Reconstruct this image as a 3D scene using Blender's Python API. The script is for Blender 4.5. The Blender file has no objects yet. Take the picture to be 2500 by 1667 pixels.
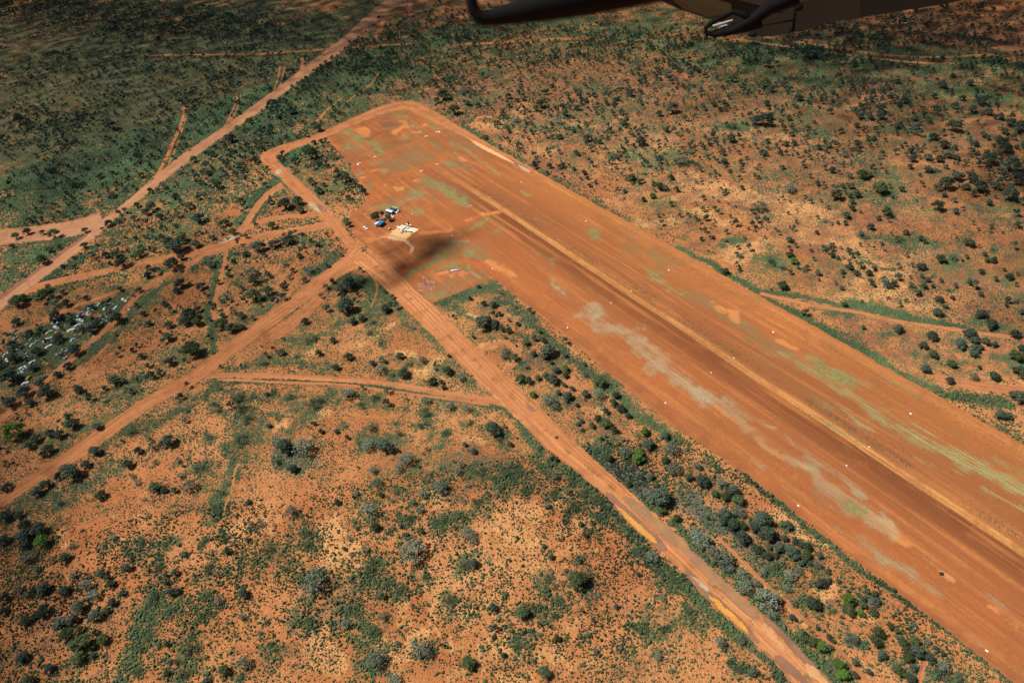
import bpy, bmesh, math, random
import numpy as np
from mathutils import Vector, Matrix
from mathutils.geometry import delaunay_2d_cdt
random.seed(7)
rng = np.random.default_rng(7)
scene = bpy.context.scene
COL = scene.collection

# ------------------------------------------------------------------ camera (world: X along the airstrip, Y across it, Z up)
HCAM = 298.0
RC = np.array([[0.57007759, -0.49397084, 0.65650921],
               [0.81321326, 0.45307773, -0.36524617],
               [-0.11702874, 0.74210066, 0.6599931]])
FPX, CX, CY = 1692.2, 1250.0, 833.5
cam_d = bpy.data.cameras.new("camera")
cam_d.sensor_width = 36.0
cam_d.lens = FPX / 2500.0 * 36.0
cam_d.clip_start = 0.1
cam_d.clip_end = 20000.0
cam_d.dof.use_dof = True
cam_d.dof.focus_distance = 450.0
cam_d.dof.aperture_fstop = 3.6
cam = bpy.data.objects.new("camera", cam_d)
COL.objects.link(cam)
M4 = Matrix.Identity(4)
for i in range(3):
    for j in range(3):
        M4[i][j] = RC[i, j]
M4.translation = Vector((0, 0, HCAM))
cam.matrix_world = M4
scene.camera = cam

# ------------------------------------------------------------------ sky, sun, exposure
SUN_EL = math.radians(58.0)
SH_AZ = math.radians(50.0)                 # the way shadows fall, from +X towards +Y
TOSUN = Vector((-math.cos(SH_AZ) * math.cos(SUN_EL), -math.sin(SH_AZ) * math.cos(SUN_EL), math.sin(SUN_EL)))
world = bpy.data.worlds.new("World")
scene.world = world
world.use_nodes = True
wn = world.node_tree
bg = wn.nodes["Background"]
sky = wn.nodes.new("ShaderNodeTexSky")
sky.sky_type = 'NISHITA'
sky.sun_disc = False
sky.sun_elevation = SUN_EL
sky.sun_rotation = math.atan2(TOSUN.x, TOSUN.y)
wn.links.new(sky.outputs[0], bg.inputs[0])
bg.inputs[1].default_value = 0.05
sl = bpy.data.lights.new("sun", 'SUN')
sl.energy = 4.9
sl.angle = math.radians(0.5)
sl.color = (1.0, 0.95, 0.87)
so = bpy.data.objects.new("sun", sl)
COL.objects.link(so)
so.rotation_euler = TOSUN.to_track_quat('Z', 'Y').to_euler()
scene.view_settings.view_transform = 'Standard'
scene.view_settings.look = 'None'
scene.view_settings.exposure = 0.15
scene.view_settings.gamma = 1.0

# ------------------------------------------------------------------ where a spot of the place lies on the ground
SC = 834.0 / 2352.0
CROP = {'A1': (0, 0, SC), 'A2': (833, 0, SC), 'A3': (1666, 0, SC), 'B1': (0, 556, SC), 'B2': (833, 556, SC), 'B3': (1666, 556, SC),
        'C1': (0, 1111, SC), 'C2': (833, 1111, SC), 'C3': (1666, 1111, SC), 'S': (0, 0, 1.0), 'T': (0, 0, 2500 / 2352.0),
        'D': (820, 480, 400 / 2349.0), 'E': (820, 240, 400 / 2349.0), 'F': (860, 480, 200 / 2352.0), 'W': (980, 620, 240 / 2352.0),
        'U': (0, 700, 350 / 2195.0)}
def src(c, x, y):
    ox, oy, s = CROP[c]
    return ox + x * s, oy + y * s
def ray(sx, sy):
    sx, sy = np.asarray(sx, float), np.asarray(sy, float)
    v = np.stack([sx - CX, -(sy - CY), -np.full_like(sx, FPX)], -1)
    return v @ RC.T
def gnd(c, x, y, z=0.0):
    sx, sy = src(c, np.asarray(x, float), np.asarray(y, float))
    d = ray(sx, sy)
    t = (z - HCAM) / d[..., 2]
    return d[..., :2] * t[..., None]
def gpts(c, pts, z=0.0):
    a = np.array(pts, float)
    return gnd(c, a[:, 0], a[:, 1], z)
def near(sx, sy, dist):
    d = ray(sx, sy)
    d = d / np.linalg.norm(d)
    return Vector((d[0] * dist, d[1] * dist, HCAM + d[2] * dist))
def to_src(p):
    v = np.concatenate([p, np.full((len(p), 1), -HCAM)], 1) @ RC
    return np.stack([CX + FPX * v[:, 0] / -v[:, 2], CY - FPX * v[:, 1] / -v[:, 2]], 1), -v[:, 2]

# ------------------------------------------------------------------ numbers
def vnoise(p, scale, seed=0):
    q = np.asarray(p, float) / scale + 137.31 * (seed + 1)
    i = np.floor(q).astype(np.int64)
    f = q - i
    f = f * f * (3 - 2 * f)
    def h(a, b):
        n = (a * 374761393 + b * 668265263 + seed * 982451653) & 0xffffffff
        n = ((n ^ (n >> 13)) * 1274126177) & 0xffffffff
        return ((n ^ (n >> 16)) & 0xffff) / 65535.0
    x, y = i[:, 0], i[:, 1]
    a, b, c, d = h(x, y), h(x + 1, y), h(x, y + 1), h(x + 1, y + 1)
    return (a * (1 - f[:, 0]) + b * f[:, 0]) * (1 - f[:, 1]) + (c * (1 - f[:, 0]) + d * f[:, 0]) * f[:, 1]
def fbm(p, scale, seed=0, o=3):
    s, a, t = 0, 0.5, 0
    for k in range(o):
        s = s + a * vnoise(p, scale / 2 ** k, seed + 17 * k)
        t += a
        a *= 0.55
    return s / t
def sstep(a, b, x):
    t = np.clip((x - a) / (b - a), 0, 1)
    return t * t * (3 - 2 * t)
def inpoly(p, poly):
    x, y = p[:, 0], p[:, 1]
    r = np.zeros(len(p), bool)
    bb = (x >= poly[:, 0].min()) & (x <= poly[:, 0].max()) & (y >= poly[:, 1].min()) & (y <= poly[:, 1].max())
    idx = np.nonzero(bb)[0]
    if len(idx) == 0:
        return r
    x, y = x[idx], y[idx]
    w = np.zeros(len(idx), bool)
    for (x0, y0), (x1, y1) in zip(poly, np.roll(poly, -1, 0)):
        if y0 == y1:
            continue
        m = ((y0 > y) != (y1 > y))
        w ^= m & (x < (x1 - x0) * (y - y0) / (y1 - y0) + x0)
    r[idx] = w
    return r
class Field:
    """soft bands round ground lines: value in 0..1 at any ground point"""
    def __init__(self):
        self.seg = []
    def line(self, c, pts, wpx, k=1.0):
        w = wpx * CROP[c][2]
        sp = np.array([src(c, *p) for p in pts], float)
        if len(sp) == 1:
            sp = np.concatenate([sp, sp + [[0.5, 0]]])
        g = gnd('S', sp[:, 0], sp[:, 1])
        hw = []
        for i in range(len(sp)):
            t = sp[min(i + 1, len(sp) - 1)] - sp[max(i - 1, 0)]
            n = np.array([-t[1], t[0]]) / (np.linalg.norm(t) + 1e-9)
            a, b = gnd('S', *(sp[i] + n * w / 2)), gnd('S', *(sp[i] - n * w / 2))
            tg = g[min(i + 1, len(g) - 1)] - g[max(i - 1, 0)]
            ng = np.array([-tg[1], tg[0]]) / (np.linalg.norm(tg) + 1e-9)
            hw.append(abs((a - b) @ ng) / 2 if len(pts) > 1 else np.linalg.norm(a - b) / 2.6)
        for i in range(len(g) - 1):
            self.seg.append((g[i], g[i + 1], hw[i], hw[i + 1], k))
    def world(self, a, b, hw, k=1.0):
        self.seg.append((np.array(a, float), np.array(b, float), hw, hw, k))
    def at(self, p, inner=0.05, outer=1.75, warp=1.1):
        v = np.zeros(len(p))
        wx = np.stack([(fbm(p, 16, 71) - .5) * 2.2 + (fbm(p, 5, 72) - .5) * 1.2, (fbm(p, 16, 73) - .5) * 2.2 + (fbm(p, 5, 74) - .5) * 1.2], 1)
        for a, b, wa, wb, k in self.seg:
            r = max(wa, wb) * (outer + 1.2)
            lo, hi = np.minimum(a, b) - r, np.maximum(a, b) + r
            m = np.nonzero((p[:, 0] > lo[0]) & (p[:, 0] < hi[0]) & (p[:, 1] > lo[1]) & (p[:, 1] < hi[1]))[0]
            if len(m) == 0:
                continue
            q = p[m] - a + wx[m] * max(wa, wb) * warp
            ab = b - a
            t = np.clip(q @ ab / (ab @ ab + 1e-9), 0, 1)
            d = np.linalg.norm(q - t[:, None] * ab, axis=1) / (wa + (wb - wa) * t)
            v[m] = np.maximum(v[m], k * (1 - sstep(inner, outer, d)))
        return v

# ------------------------------------------------------------------ object helpers
def tag(o, label=None, cat=None, group=None, kind=None):
    for k, v in (('label', label), ('category', cat), ('group', group), ('kind', kind)):
        if v:
            o[k] = v
    return o
def link(name, data, parent=None):
    o = bpy.data.objects.new(name, data)
    COL.objects.link(o)
    if parent is not None:
        o.parent = parent
    return o
def empty(name, loc, rz=0.0, sc=1.0):
    o = link(name, None)
    o.location = loc
    o.rotation_euler = (0, 0, rz)
    o.scale = (sc, sc, sc)
    o.empty_display_size = 0.3
    return o
def np_mesh(name, V, F, mat=None, attrs=None, smooth=False):
    """V (n,3); F (m,k) one polygon size"""
    me = bpy.data.meshes.new(name)
    V = np.asarray(V, np.float32)
    F = np.asarray(F, np.int32)
    n, k = F.shape
    me.vertices.add(len(V))
    me.vertices.foreach_set("co", V.ravel())
    me.loops.add(n * k)
    me.loops.foreach_set("vertex_index", F.ravel())
    me.polygons.add(n)
    me.polygons.foreach_set("loop_start", np.arange(0, n * k, k, dtype=np.int32))
    if smooth:
        me.polygons.foreach_set("use_smooth", np.ones(n, bool))
    for nm, val in (attrs or {}).items():
        a = me.attributes.new(nm, 'FLOAT', 'POINT')
        a.data.foreach_set("value", np.asarray(val, np.float32).ravel())
    me.update(calc_edges=True)
    me.validate()
    if mat:
        me.materials.append(mat)
    return me

# ------------------------------------------------------------------ material helpers
class NT:
    def __init__(self, name):
        self.m = bpy.data.materials.new(name)
        self.m.use_nodes = True
        self.t = self.m.node_tree
        self.b = self.t.nodes["Principled BSDF"]
        self.b.inputs["Roughness"].default_value = 0.9
        self.b.inputs["Specular IOR Level"].default_value = 0.03
    def n(self, typ, **kw):
        nd = self.t.nodes.new(typ)
        for k, v in kw.items():
            setattr(nd, k, v)
        return nd
    def l(self, a, b):
        self.t.links.new(a, b)
    def _in(self, sock, v):
        if hasattr(v, "is_linked") or isinstance(v, bpy.types.NodeSocket):
            self.l(v, sock)
        elif v is not None:
            sock.default_value = v
    def coord(self):
        return self.n("ShaderNodeNewGeometry").outputs["Position"]
    def scaled(self, vec, s):
        nd = self.n("ShaderNodeVectorMath", operation='MULTIPLY')
        self.l(vec, nd.inputs[0])
        nd.inputs[1].default_value = s
        return nd.outputs[0]
    def noise(self, vec, scale, detail=3, rough=0.55, dist=0.0):
        nd = self.n("ShaderNodeTexNoise")
        self.l(vec, nd.inputs["Vector"])
        nd.inputs["Scale"].default_value = scale
        nd.inputs["Detail"].default_value = detail
        nd.inputs["Roughness"].default_value = rough
        nd.inputs["Distortion"].default_value = dist
        return nd.outputs["Fac"]
    def nz(self, vec, scale, detail=4, rough=0.6, dist=0.0, w=.22):
        return self.ss(self.noise(vec, scale, detail, rough, dist), .5 - w, .5 + w)
    def voro(self, vec, scale, out="Distance", rnd=1.0):
        nd = self.n("ShaderNodeTexVoronoi")
        self.l(vec, nd.inputs["Vector"])
        nd.inputs["Scale"].default_value = scale
        nd.inputs["Randomness"].default_value = rnd
        return nd.outputs[out]
    def attr(self, name):
        return self.n("ShaderNodeAttribute", attribute_name=name).outputs["Fac"]
    def math(self, op, a, b=None, clamp=False):
        nd = self.n("ShaderNodeMath", operation=op, use_clamp=clamp)
        self._in(nd.inputs[0], a)
        if b is not None:
            self._in(nd.inputs[1], b)
        return nd.outputs[0]
    def ss(self, v, a, b, lo=0.0, hi=1.0):
        nd = self.n("ShaderNodeMapRange", interpolation_type='SMOOTHSTEP')
        self._in(nd.inputs[0], v)
        nd.inputs[1].default_value = a
        nd.inputs[2].default_value = b
        nd.inputs[3].default_value = lo
        nd.inputs[4].default_value = hi
        return nd.outputs[0]
    def mix(self, f, a, b, mode='MIX'):
        nd = self.n("ShaderNodeMix", data_type='RGBA', blend_type=mode)
        self._in(nd.inputs[0], f)
        for s, v in ((nd.inputs[6], a), (nd.inputs[7], b)):
            if isinstance(v, tuple):
                s.default_value = (*v, 1.0) if len(v) == 3 else v
            else:
                self.l(v, s)
        return nd.outputs[2]
    def ramp(self, f, stops):
        nd = self.n("ShaderNodeValToRGB")
        self.l(f, nd.inputs[0])
        e = nd.color_ramp.elements
        while len(e) < len(stops):
            e.new(0.5)
        for x, (p, c) in zip(e, stops):
            x.position = p
            x.color = (*c, 1.0)
        return nd.outputs[0]
    def base(self, c):
        if isinstance(c, tuple):
            self.b.inputs["Base Color"].default_value = (*c, 1.0)
        else:
            self.l(c, self.b.inputs["Base Color"])
    def bump(self, h, strength, dist):
        nd = self.n("ShaderNodeBump")
        self.l(h, nd.inputs["Height"])
        nd.inputs["Strength"].default_value = strength
        nd.inputs["Distance"].default_value = dist
        self.l(nd.outputs[0], self.b.inputs["Normal"])
def plain(name, c, rough=0.6, metal=0.0, var=0.12, scale=1.5, spec=0.4):
    t = NT(name)
    v = t.noise(t.n("ShaderNodeTexCoord").outputs["Object"], scale, 3)
    d = tuple(x * (1 - var * 2) for x in c)
    t.base(t.mix(v, d, tuple(min(1, x * (1 + var)) for x in c)))
    t.b.inputs["Roughness"].default_value = rough
    t.b.inputs["Metallic"].default_value = metal
    t.b.inputs["Specular IOR Level"].default_value = spec
    return t.m

# ================================================================== where each tree and shrub stands
PL = {
'C1': "475,110,150,M;400,140,60,M;590,60,70,M;310,200,80,M;255,245,90,M;40,220,70,M;30,420,100,M;130,410,70,M;400,325,50,G;690,272,80,O;165,475,80,M;265,500,110,M;160,550,110,M;20,580,90,M;170,615,80,M;283,592,105,B;500,625,40,G;440,705,80,M;360,715,50,G;190,700,100,G;250,785,50,G;1065,218,90,O;1130,238,50,M;1200,238,50,M;875,60,80,M;1300,210,100,G;500,830,55,G;695,810,70,M;735,840,50,M;760,885,60,O;870,770,70,M;300,910,100,M;230,930,60,M;120,925,60,G;185,960,60,G;440,930,80,M;590,890,90,G;640,960,90,G;30,975,70,M;20,1070,60,M;290,1070,100,M;235,1105,50,M;540,1040,110,M;500,1130,90,M;410,1160,110,M;660,1100,100,M;740,1065,50,M;175,1140,80,M;455,1240,110,O;550,1290,150,O;535,1400,100,O;545,1200,60,O;655,1215,50,O;635,1320,55,O;640,1380,45,M;705,1265,80,O;152,1390,90,M;335,1465,80,M;770,1010,65,M;840,945,50,M;1170,945,70,M;1220,935,50,M;1145,880,45,M;1200,805,60,M;1140,825,40,M;1080,760,100,D;1130,600,90,D;945,570,110,D;1035,965,130,D;1000,1250,90,D;1380,1100,90,D;1320,1330,120,D;1310,1240,90,D;1160,1060,110,D;1420,770,100,D;1470,350,110,D;1520,250,70,D;1360,70,100,D;1560,660,60,O;1670,950,75,M;1500,1000,60,G;1400,960,100,D;1660,1115,50,G;1540,1480,90,O;1655,1510,70,D;1260,1500,100,D;940,1480,80,D;960,1330,70,D;1680,1430,100,G;1860,1290,60,D;1890,1330,60,D;1830,1150,40,G;1790,1220,35,G;2160,870,180,G;2000,390,90,G;2080,520,120,D;2110,600,90,D;1850,640,100,D;1540,580,60,D;1370,610,60,D;1710,320,40,M;2320,320,50,M;1895,30,80,G;2010,90,80,M;2120,1130,90,D;1975,780,80,D;1150,1300,45,M;1085,1305,40,G;1210,1420,40,G;1160,1415,40,G;1370,1400,50,D;1410,1390,35,G;1150,1500,50,O;1415,1555,60,M;1730,475,45,G;1805,465,45,G;200,1550,80,O;780,560,50,G;700,625,45,G;1260,680,50,G;1700,580,45,G;1610,610,45,G;1240,140,50,G;910,140,40,G;950,185,40,G;1070,45,40,G;1225,40,40,G",
'C2': "450,30,110,G;390,90,70,G;215,105,60,G;240,190,80,G;100,265,45,G;270,270,45,O;190,380,130,G;230,490,80,O;680,215,110,G;560,265,70,G;375,240,60,D;490,320,50,G;545,375,50,G;470,430,80,D;590,175,35,G;645,440,110,D;810,405,120,D;930,310,90,D;870,540,100,G;905,590,60,G;480,665,180,G;200,740,130,D;160,655,50,G;860,740,130,D;915,740,70,M;570,830,70,D;400,905,90,D;280,970,60,O;310,880,60,D;755,985,110,D;1040,1045,70,M;1245,1080,110,O;1320,1040,70,D;1500,990,90,D;1470,1100,70,D;1630,855,155,O;1430,825,80,D;1445,700,45,M;1395,625,35,M;1635,725,45,M;1540,795,30,G;1130,955,35,G;900,890,30,G;845,1035,30,G;220,1200,120,D;285,1110,60,G;30,1160,70,G;60,1040,110,D;545,1330,130,G;600,1370,70,G;875,1430,110,O;240,1410,130,G;370,1550,100,G;1195,1290,110,D;1120,1375,40,M;960,1320,35,G;1050,1250,35,M;1325,1415,32,M;1395,1495,100,O;1485,1260,60,O;1360,1230,40,G;1310,1205,40,G;1250,1215,35,M;1700,1235,45,G;1895,1040,40,M;1770,965,30,G;2210,985,55,G;2180,1385,60,G;2230,1190,90,D;2090,1170,100,D;1755,1345,40,G;2300,845,80,D;2050,640,100,D;2140,700,90,G;2040,820,35,M;1760,410,80,D;1600,340,110,D;1770,300,80,D;1670,250,90,D;1460,250,100,D;1415,350,45,G;1550,250,45,G;1100,200,100,D;960,100,100,D;1150,70,150,D;1220,100,100,D;1050,150,80,D;1250,230,60,D;800,110,60,G;820,65,50,G;1580,160,80,D;1470,140,60,G;1480,30,40,M;1445,20,35,M;2040,20,90,B;1845,20,60,O;2070,155,45,M;2130,145,55,M;2290,90,100,G;2230,30,60,O;2170,210,40,M;1980,195,45,O;2190,290,170,M;2200,380,80,O;2310,430,60,O;1680,550,50,O;1650,470,40,O;20,640,35,M;55,570,40,G;100,500,35,G;70,680,35,G;80,450,30,G;350,310,30,G;420,300,28,G;300,430,28,G;350,495,35,G;305,530,35,G;440,545,40,G;520,510,35,G;560,530,35,M;450,575,35,G;410,490,30,M;610,130,35,G;875,205,35,G;700,440,40,G;1005,415,28,G;1210,565,28,M;1155,720,28,M;1250,760,22,M;730,1320,25,M;385,1290,40,G;590,1020,30,G;480,1030,35,G;1290,1370,25,M;1500,1340,22,G;1660,1440,22,G;2280,1480,30,G",
'C3': "105,75,55,G;45,150,65,O;140,175,100,M;265,190,80,G;350,245,100,M;300,280,80,O;225,265,60,O;385,310,100,O;390,390,90,G;290,420,130,M;345,470,110,M;410,480,70,O;410,560,110,M;550,440,140,M;590,540,130,M;500,490,90,M;720,480,80,M;515,650,90,M;580,690,70,M;665,635,90,M;750,650,100,M;850,690,85,O;860,630,70,M;945,690,50,M;930,755,60,G;880,740,45,M;1000,800,40,M;740,830,90,G;800,790,60,G;720,920,60,G;550,810,60,G;955,880,80,M;1000,865,50,M;1075,865,35,M;125,580,140,G;90,530,80,G;210,670,100,G;285,720,140,G;320,770,80,G;415,830,110,G;430,900,110,G;505,880,70,G;590,990,170,G;605,1090,80,G;520,1005,60,B;475,960,60,O;820,1240,100,O;895,1285,70,O;960,1320,85,B;1020,1325,45,O;1010,1250,50,M;1035,1275,40,O;900,1020,110,M;1145,990,105,B;1140,1060,100,O;1140,930,30,M;1230,1085,60,B;1240,1030,60,O;1240,990,50,M;1315,1075,65,O;1320,950,50,O;1320,1010,70,G;765,1015,60,G;760,1115,55,M;930,1190,35,M;1160,1255,90,G;1350,1220,90,O;1330,1280,85,O;1375,1375,75,M;1430,1175,60,O;1475,1205,50,O;1500,1260,45,M;1530,1310,90,O;1600,1280,80,O;1620,1350,110,M;1555,1390,80,O;1705,1400,80,M;1585,1460,60,M;1190,1425,55,M;1285,1490,50,M;1485,1480,80,O;1525,1510,50,B;1580,1535,70,M;1085,1445,100,B;1110,1510,90,B;1190,1510,50,O;1800,1450,90,G;1810,1520,150,D;1740,1500,80,D;1900,1530,60,G;1795,1365,40,M;1745,1325,40,M;1480,1080,35,G;1590,1170,50,G;1690,1280,45,G;1050,1070,50,D;620,1000,80,G;840,1095,30,G;60,1060,80,D;70,1120,70,D;260,1290,80,G;400,1270,70,G;480,1490,70,G;340,1420,80,D;400,1460,80,D;590,630,50,M;640,690,50,M;700,570,60,M;780,590,60,M;820,610,60,M;780,700,60,M;820,740,50,M;640,760,50,G;680,730,45,G",
'B2': "970,650,130,M;1055,660,80,M;1105,690,55,M;1150,705,50,M;1010,630,70,M;1385,770,60,M;1425,845,120,M;1400,880,60,M;1325,865,45,M;1270,790,60,O;1130,850,60,G;1125,885,55,G;1190,890,70,O;1225,915,50,D;1370,715,35,M;1545,880,35,M;1275,955,40,G;1540,965,60,B;1480,980,60,M;1455,1040,90,M;1410,1020,60,O;1355,1030,45,O;1235,1035,80,O;1290,1050,60,O;1545,1015,45,M;1535,1080,40,M;1320,1145,50,B;1435,1190,100,G;1475,1230,60,G;1560,1160,80,M;1495,1135,40,M;1590,1105,40,O;1680,1140,60,M;1770,1145,90,G;1785,1060,100,O;1675,1010,45,G;1890,1150,60,M;1870,1200,60,M;1925,1240,70,M;1975,1290,50,M;1820,1260,55,M;1820,1345,90,O;1880,1390,60,O;1770,1310,60,M;1725,1360,50,O;1655,1330,35,M;1630,1350,35,M;1660,1390,30,M;1625,1220,35,M;2090,1400,70,B;2115,1490,90,M;2230,1430,70,M;2270,1520,110,G;1950,1550,100,G;2050,1550,80,B;1790,1450,35,M;980,520,45,O;1045,525,60,M;885,485,35,M;1090,590,40,M;945,405,30,M;300,555,80,M;335,520,40,M;60,380,110,M;30,530,140,M;120,350,80,G;140,620,60,M;190,720,60,D;260,790,50,D;45,885,70,O;405,880,60,M;465,930,60,D;210,930,50,M;270,975,80,G;425,1000,90,M;345,1000,70,D;730,980,80,O;740,880,30,M;825,1030,60,G;560,910,60,G;620,1060,70,O;705,1095,40,M;225,1160,80,D;130,1200,70,D;40,1140,100,G;580,1250,100,D;1040,1380,120,M;1090,1450,70,D;890,1330,60,D;910,1535,50,M;850,1490,40,M;720,1400,80,D;560,1340,90,D;200,1380,70,G;390,1410,50,G;40,1440,40,M;190,1490,100,G;300,1500,120,M;1370,1510,70,D;1165,1490,40,M;1205,810,22,M;1170,765,35,G;1120,750,40,G;1215,660,35,M;910,750,30,O;360,1340,35,G;500,690,25,G;655,975,25,M;640,1040,30,M;690,1060,40,M;30,1360,35,D;590,1520,40,G;1480,1440,22,M;590,1190,60,G;750,1230,60,G;860,1240,60,G;300,920,35,M;210,640,60,D;80,640,60,M",
'B1': "105,55,60,O;185,25,60,O;290,30,40,O;365,40,85,O;82,125,45,O;585,15,50,O;580,120,60,M;665,120,25,M;505,205,30,M;430,265,35,M;510,265,40,O;285,215,90,O;340,150,60,O;795,180,80,O;725,185,60,M;875,160,30,O;960,175,70,O;835,235,100,M;1215,120,130,M;1160,90,80,M;1250,75,80,O;1210,150,60,M;1345,110,70,M;1460,65,50,M;1600,25,60,O;1690,55,40,O;1185,245,110,M;1245,200,60,M;1020,270,40,M;1015,325,60,M;1240,290,35,M;1430,225,100,G;1450,260,60,G;1500,370,45,O;1240,380,90,M;1215,430,60,M;1380,400,70,M;1305,385,35,M;1570,320,50,O;1560,280,40,O;1605,230,40,M;1620,165,60,D;1725,310,90,G;1740,360,80,M;1805,350,55,G;1745,460,110,O;1835,430,90,O;1790,480,70,O;1945,395,50,M;1990,340,40,G;2015,290,40,M;2130,290,70,G;2095,355,45,O;1955,245,50,G;2060,190,50,M;1985,80,90,M;1880,110,80,M;1775,125,100,M;1690,180,50,M;1815,185,35,M;2080,45,35,M;2140,85,40,M;2060,140,30,M;2095,130,30,M;110,505,110,O;160,480,70,O;310,465,120,O;370,520,80,G;430,440,50,M;455,515,70,M;380,600,90,M;825,420,50,M;955,425,45,M;590,480,40,M;1130,520,55,M;805,620,100,M;985,590,50,M;1020,655,55,M;1160,665,65,O;1300,590,110,M;1350,645,80,O;1270,640,90,M;1155,750,80,M;1515,660,100,O;1585,690,90,M;1655,680,60,M;1530,600,45,M;1660,600,60,O;1315,835,140,O;910,840,40,M;970,880,50,M;1165,920,80,M;1015,945,45,M;1100,995,50,M;780,1045,95,O;540,1110,70,M;725,1185,60,D;490,1350,100,M;405,1420,80,M;340,1410,70,M;330,1525,90,M;110,645,70,M;90,890,90,M;480,640,70,M;620,700,80,M;660,660,80,M;510,840,100,M;250,850,80,M;400,760,80,M;155,1130,100,M;60,1200,100,M;60,1020,140,M;20,960,90,M;200,1200,70,M;95,1390,150,B;310,1130,120,M;270,1070,80,M;220,960,70,M;465,950,70,M;390,1010,60,M;1150,1465,110,M;650,1535,90,M;665,1365,70,M;1620,1150,120,D;1650,1230,110,D;1470,1200,60,D;1510,1095,50,D;1740,1140,70,D;1870,1120,70,D;1990,1150,90,D;2150,1180,160,D;1690,1300,110,D;1960,1500,130,M;2080,1510,140,G;1650,1440,140,D;1435,1430,70,D;1500,1245,70,D;1850,1360,40,M;2160,1345,40,M;2205,1400,45,M;2315,1400,40,M;2130,750,110,D;2195,860,50,M;1935,855,60,M;2040,880,40,D;2290,770,50,M;2310,960,60,M;1805,920,60,G;2340,420,80,M;2100,640,60,M;240,1450,80,M;200,1500,70,M;1290,1250,50,D;900,1400,60,G;1050,1500,70,G;950,1530,60,M;1360,560,60,M;200,720,60,M;560,700,60,M;80,800,70,M;1620,380,40,D;1520,490,50,D",
'A1': "1330,1095,55,O;495,1270,60,O;685,1210,55,O;775,1190,40,M;970,1205,50,O;1240,1180,45,G;1115,1265,40,G;1040,1000,50,G;725,1035,60,D;1630,880,40,G;1720,835,55,O;1870,710,70,M;1590,950,70,M;2140,1050,100,O;1935,945,50,D;1500,1270,70,O;1430,1190,50,M;1220,1480,60,G;1360,1500,90,M;1040,1420,80,M;800,1500,100,D;745,1535,60,M;2050,1380,80,M;1960,1400,100,M;2065,1440,60,O;2140,1245,60,O;2190,1310,60,M;1870,1550,60,O;120,820,80,M;760,860,80,M;1000,1460,60,M;1090,1310,40,M;1300,1415,60,O;1200,1350,50,M;1480,1010,40,M;1460,1060,50,O;920,1500,50,M;940,1410,45,M;2230,1270,40,M;1860,1390,45,M;1650,1380,60,M;1100,1490,60,M;2000,760,70,M;1850,900,60,M;2300,1080,50,G;2250,1140,40,M;1920,1080,40,O;2030,1170,50,G;2210,970,35,O;2160,980,40,M;2280,790,40,O;2190,880,60,M;1700,1000,50,M;1750,1100,60,M;1550,1530,60,O",
'A2': "700,650,90,O;775,755,85,O;660,690,50,O;1375,710,75,O;1340,745,50,O;985,945,40,O;1060,845,30,O;1155,725,35,O;1540,775,60,O;1490,830,70,G;1625,740,50,M;2000,1220,60,O;2050,1250,40,M;2190,1280,70,O;2225,1290,60,G;1950,1315,30,O;1325,1125,45,O;2145,1345,50,B;2080,1370,40,M;1695,1225,30,M;1670,1185,40,M;1710,1275,30,M;1525,1135,45,M;1435,1140,40,M;1615,1050,40,M;1130,800,50,D;1130,860,60,D;870,710,50,M;945,720,40,M;1210,690,35,M;1255,680,35,M;1150,660,50,M;1255,740,30,M;1210,830,40,G;1275,850,30,M;1450,940,35,M;1500,940,45,M;1440,1010,40,D;1600,1160,30,M;1690,950,60,M;1745,975,30,M;1780,975,40,M;1600,900,30,M;1945,840,50,M;1860,1070,50,G;1740,650,35,M;1820,620,60,G;1910,590,60,G;1990,640,60,M;2060,630,40,M;2170,710,40,M;2280,740,90,M;2190,780,50,M;1765,720,30,O;1830,715,30,O;1880,700,35,O;1875,780,35,M;1920,770,35,M;2060,970,80,M;2240,890,50,O;2330,1110,80,G;2095,1190,40,D;2270,1220,40,O;1750,1255,30,M;2230,1050,45,D;650,585,40,O;845,615,60,G;740,570,35,M;1230,550,35,M;1640,660,50,M;1680,690,40,M;1110,780,45,M;30,1520,55,B;30,1220,80,M;50,1360,45,M;50,1540,45,O",
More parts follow.
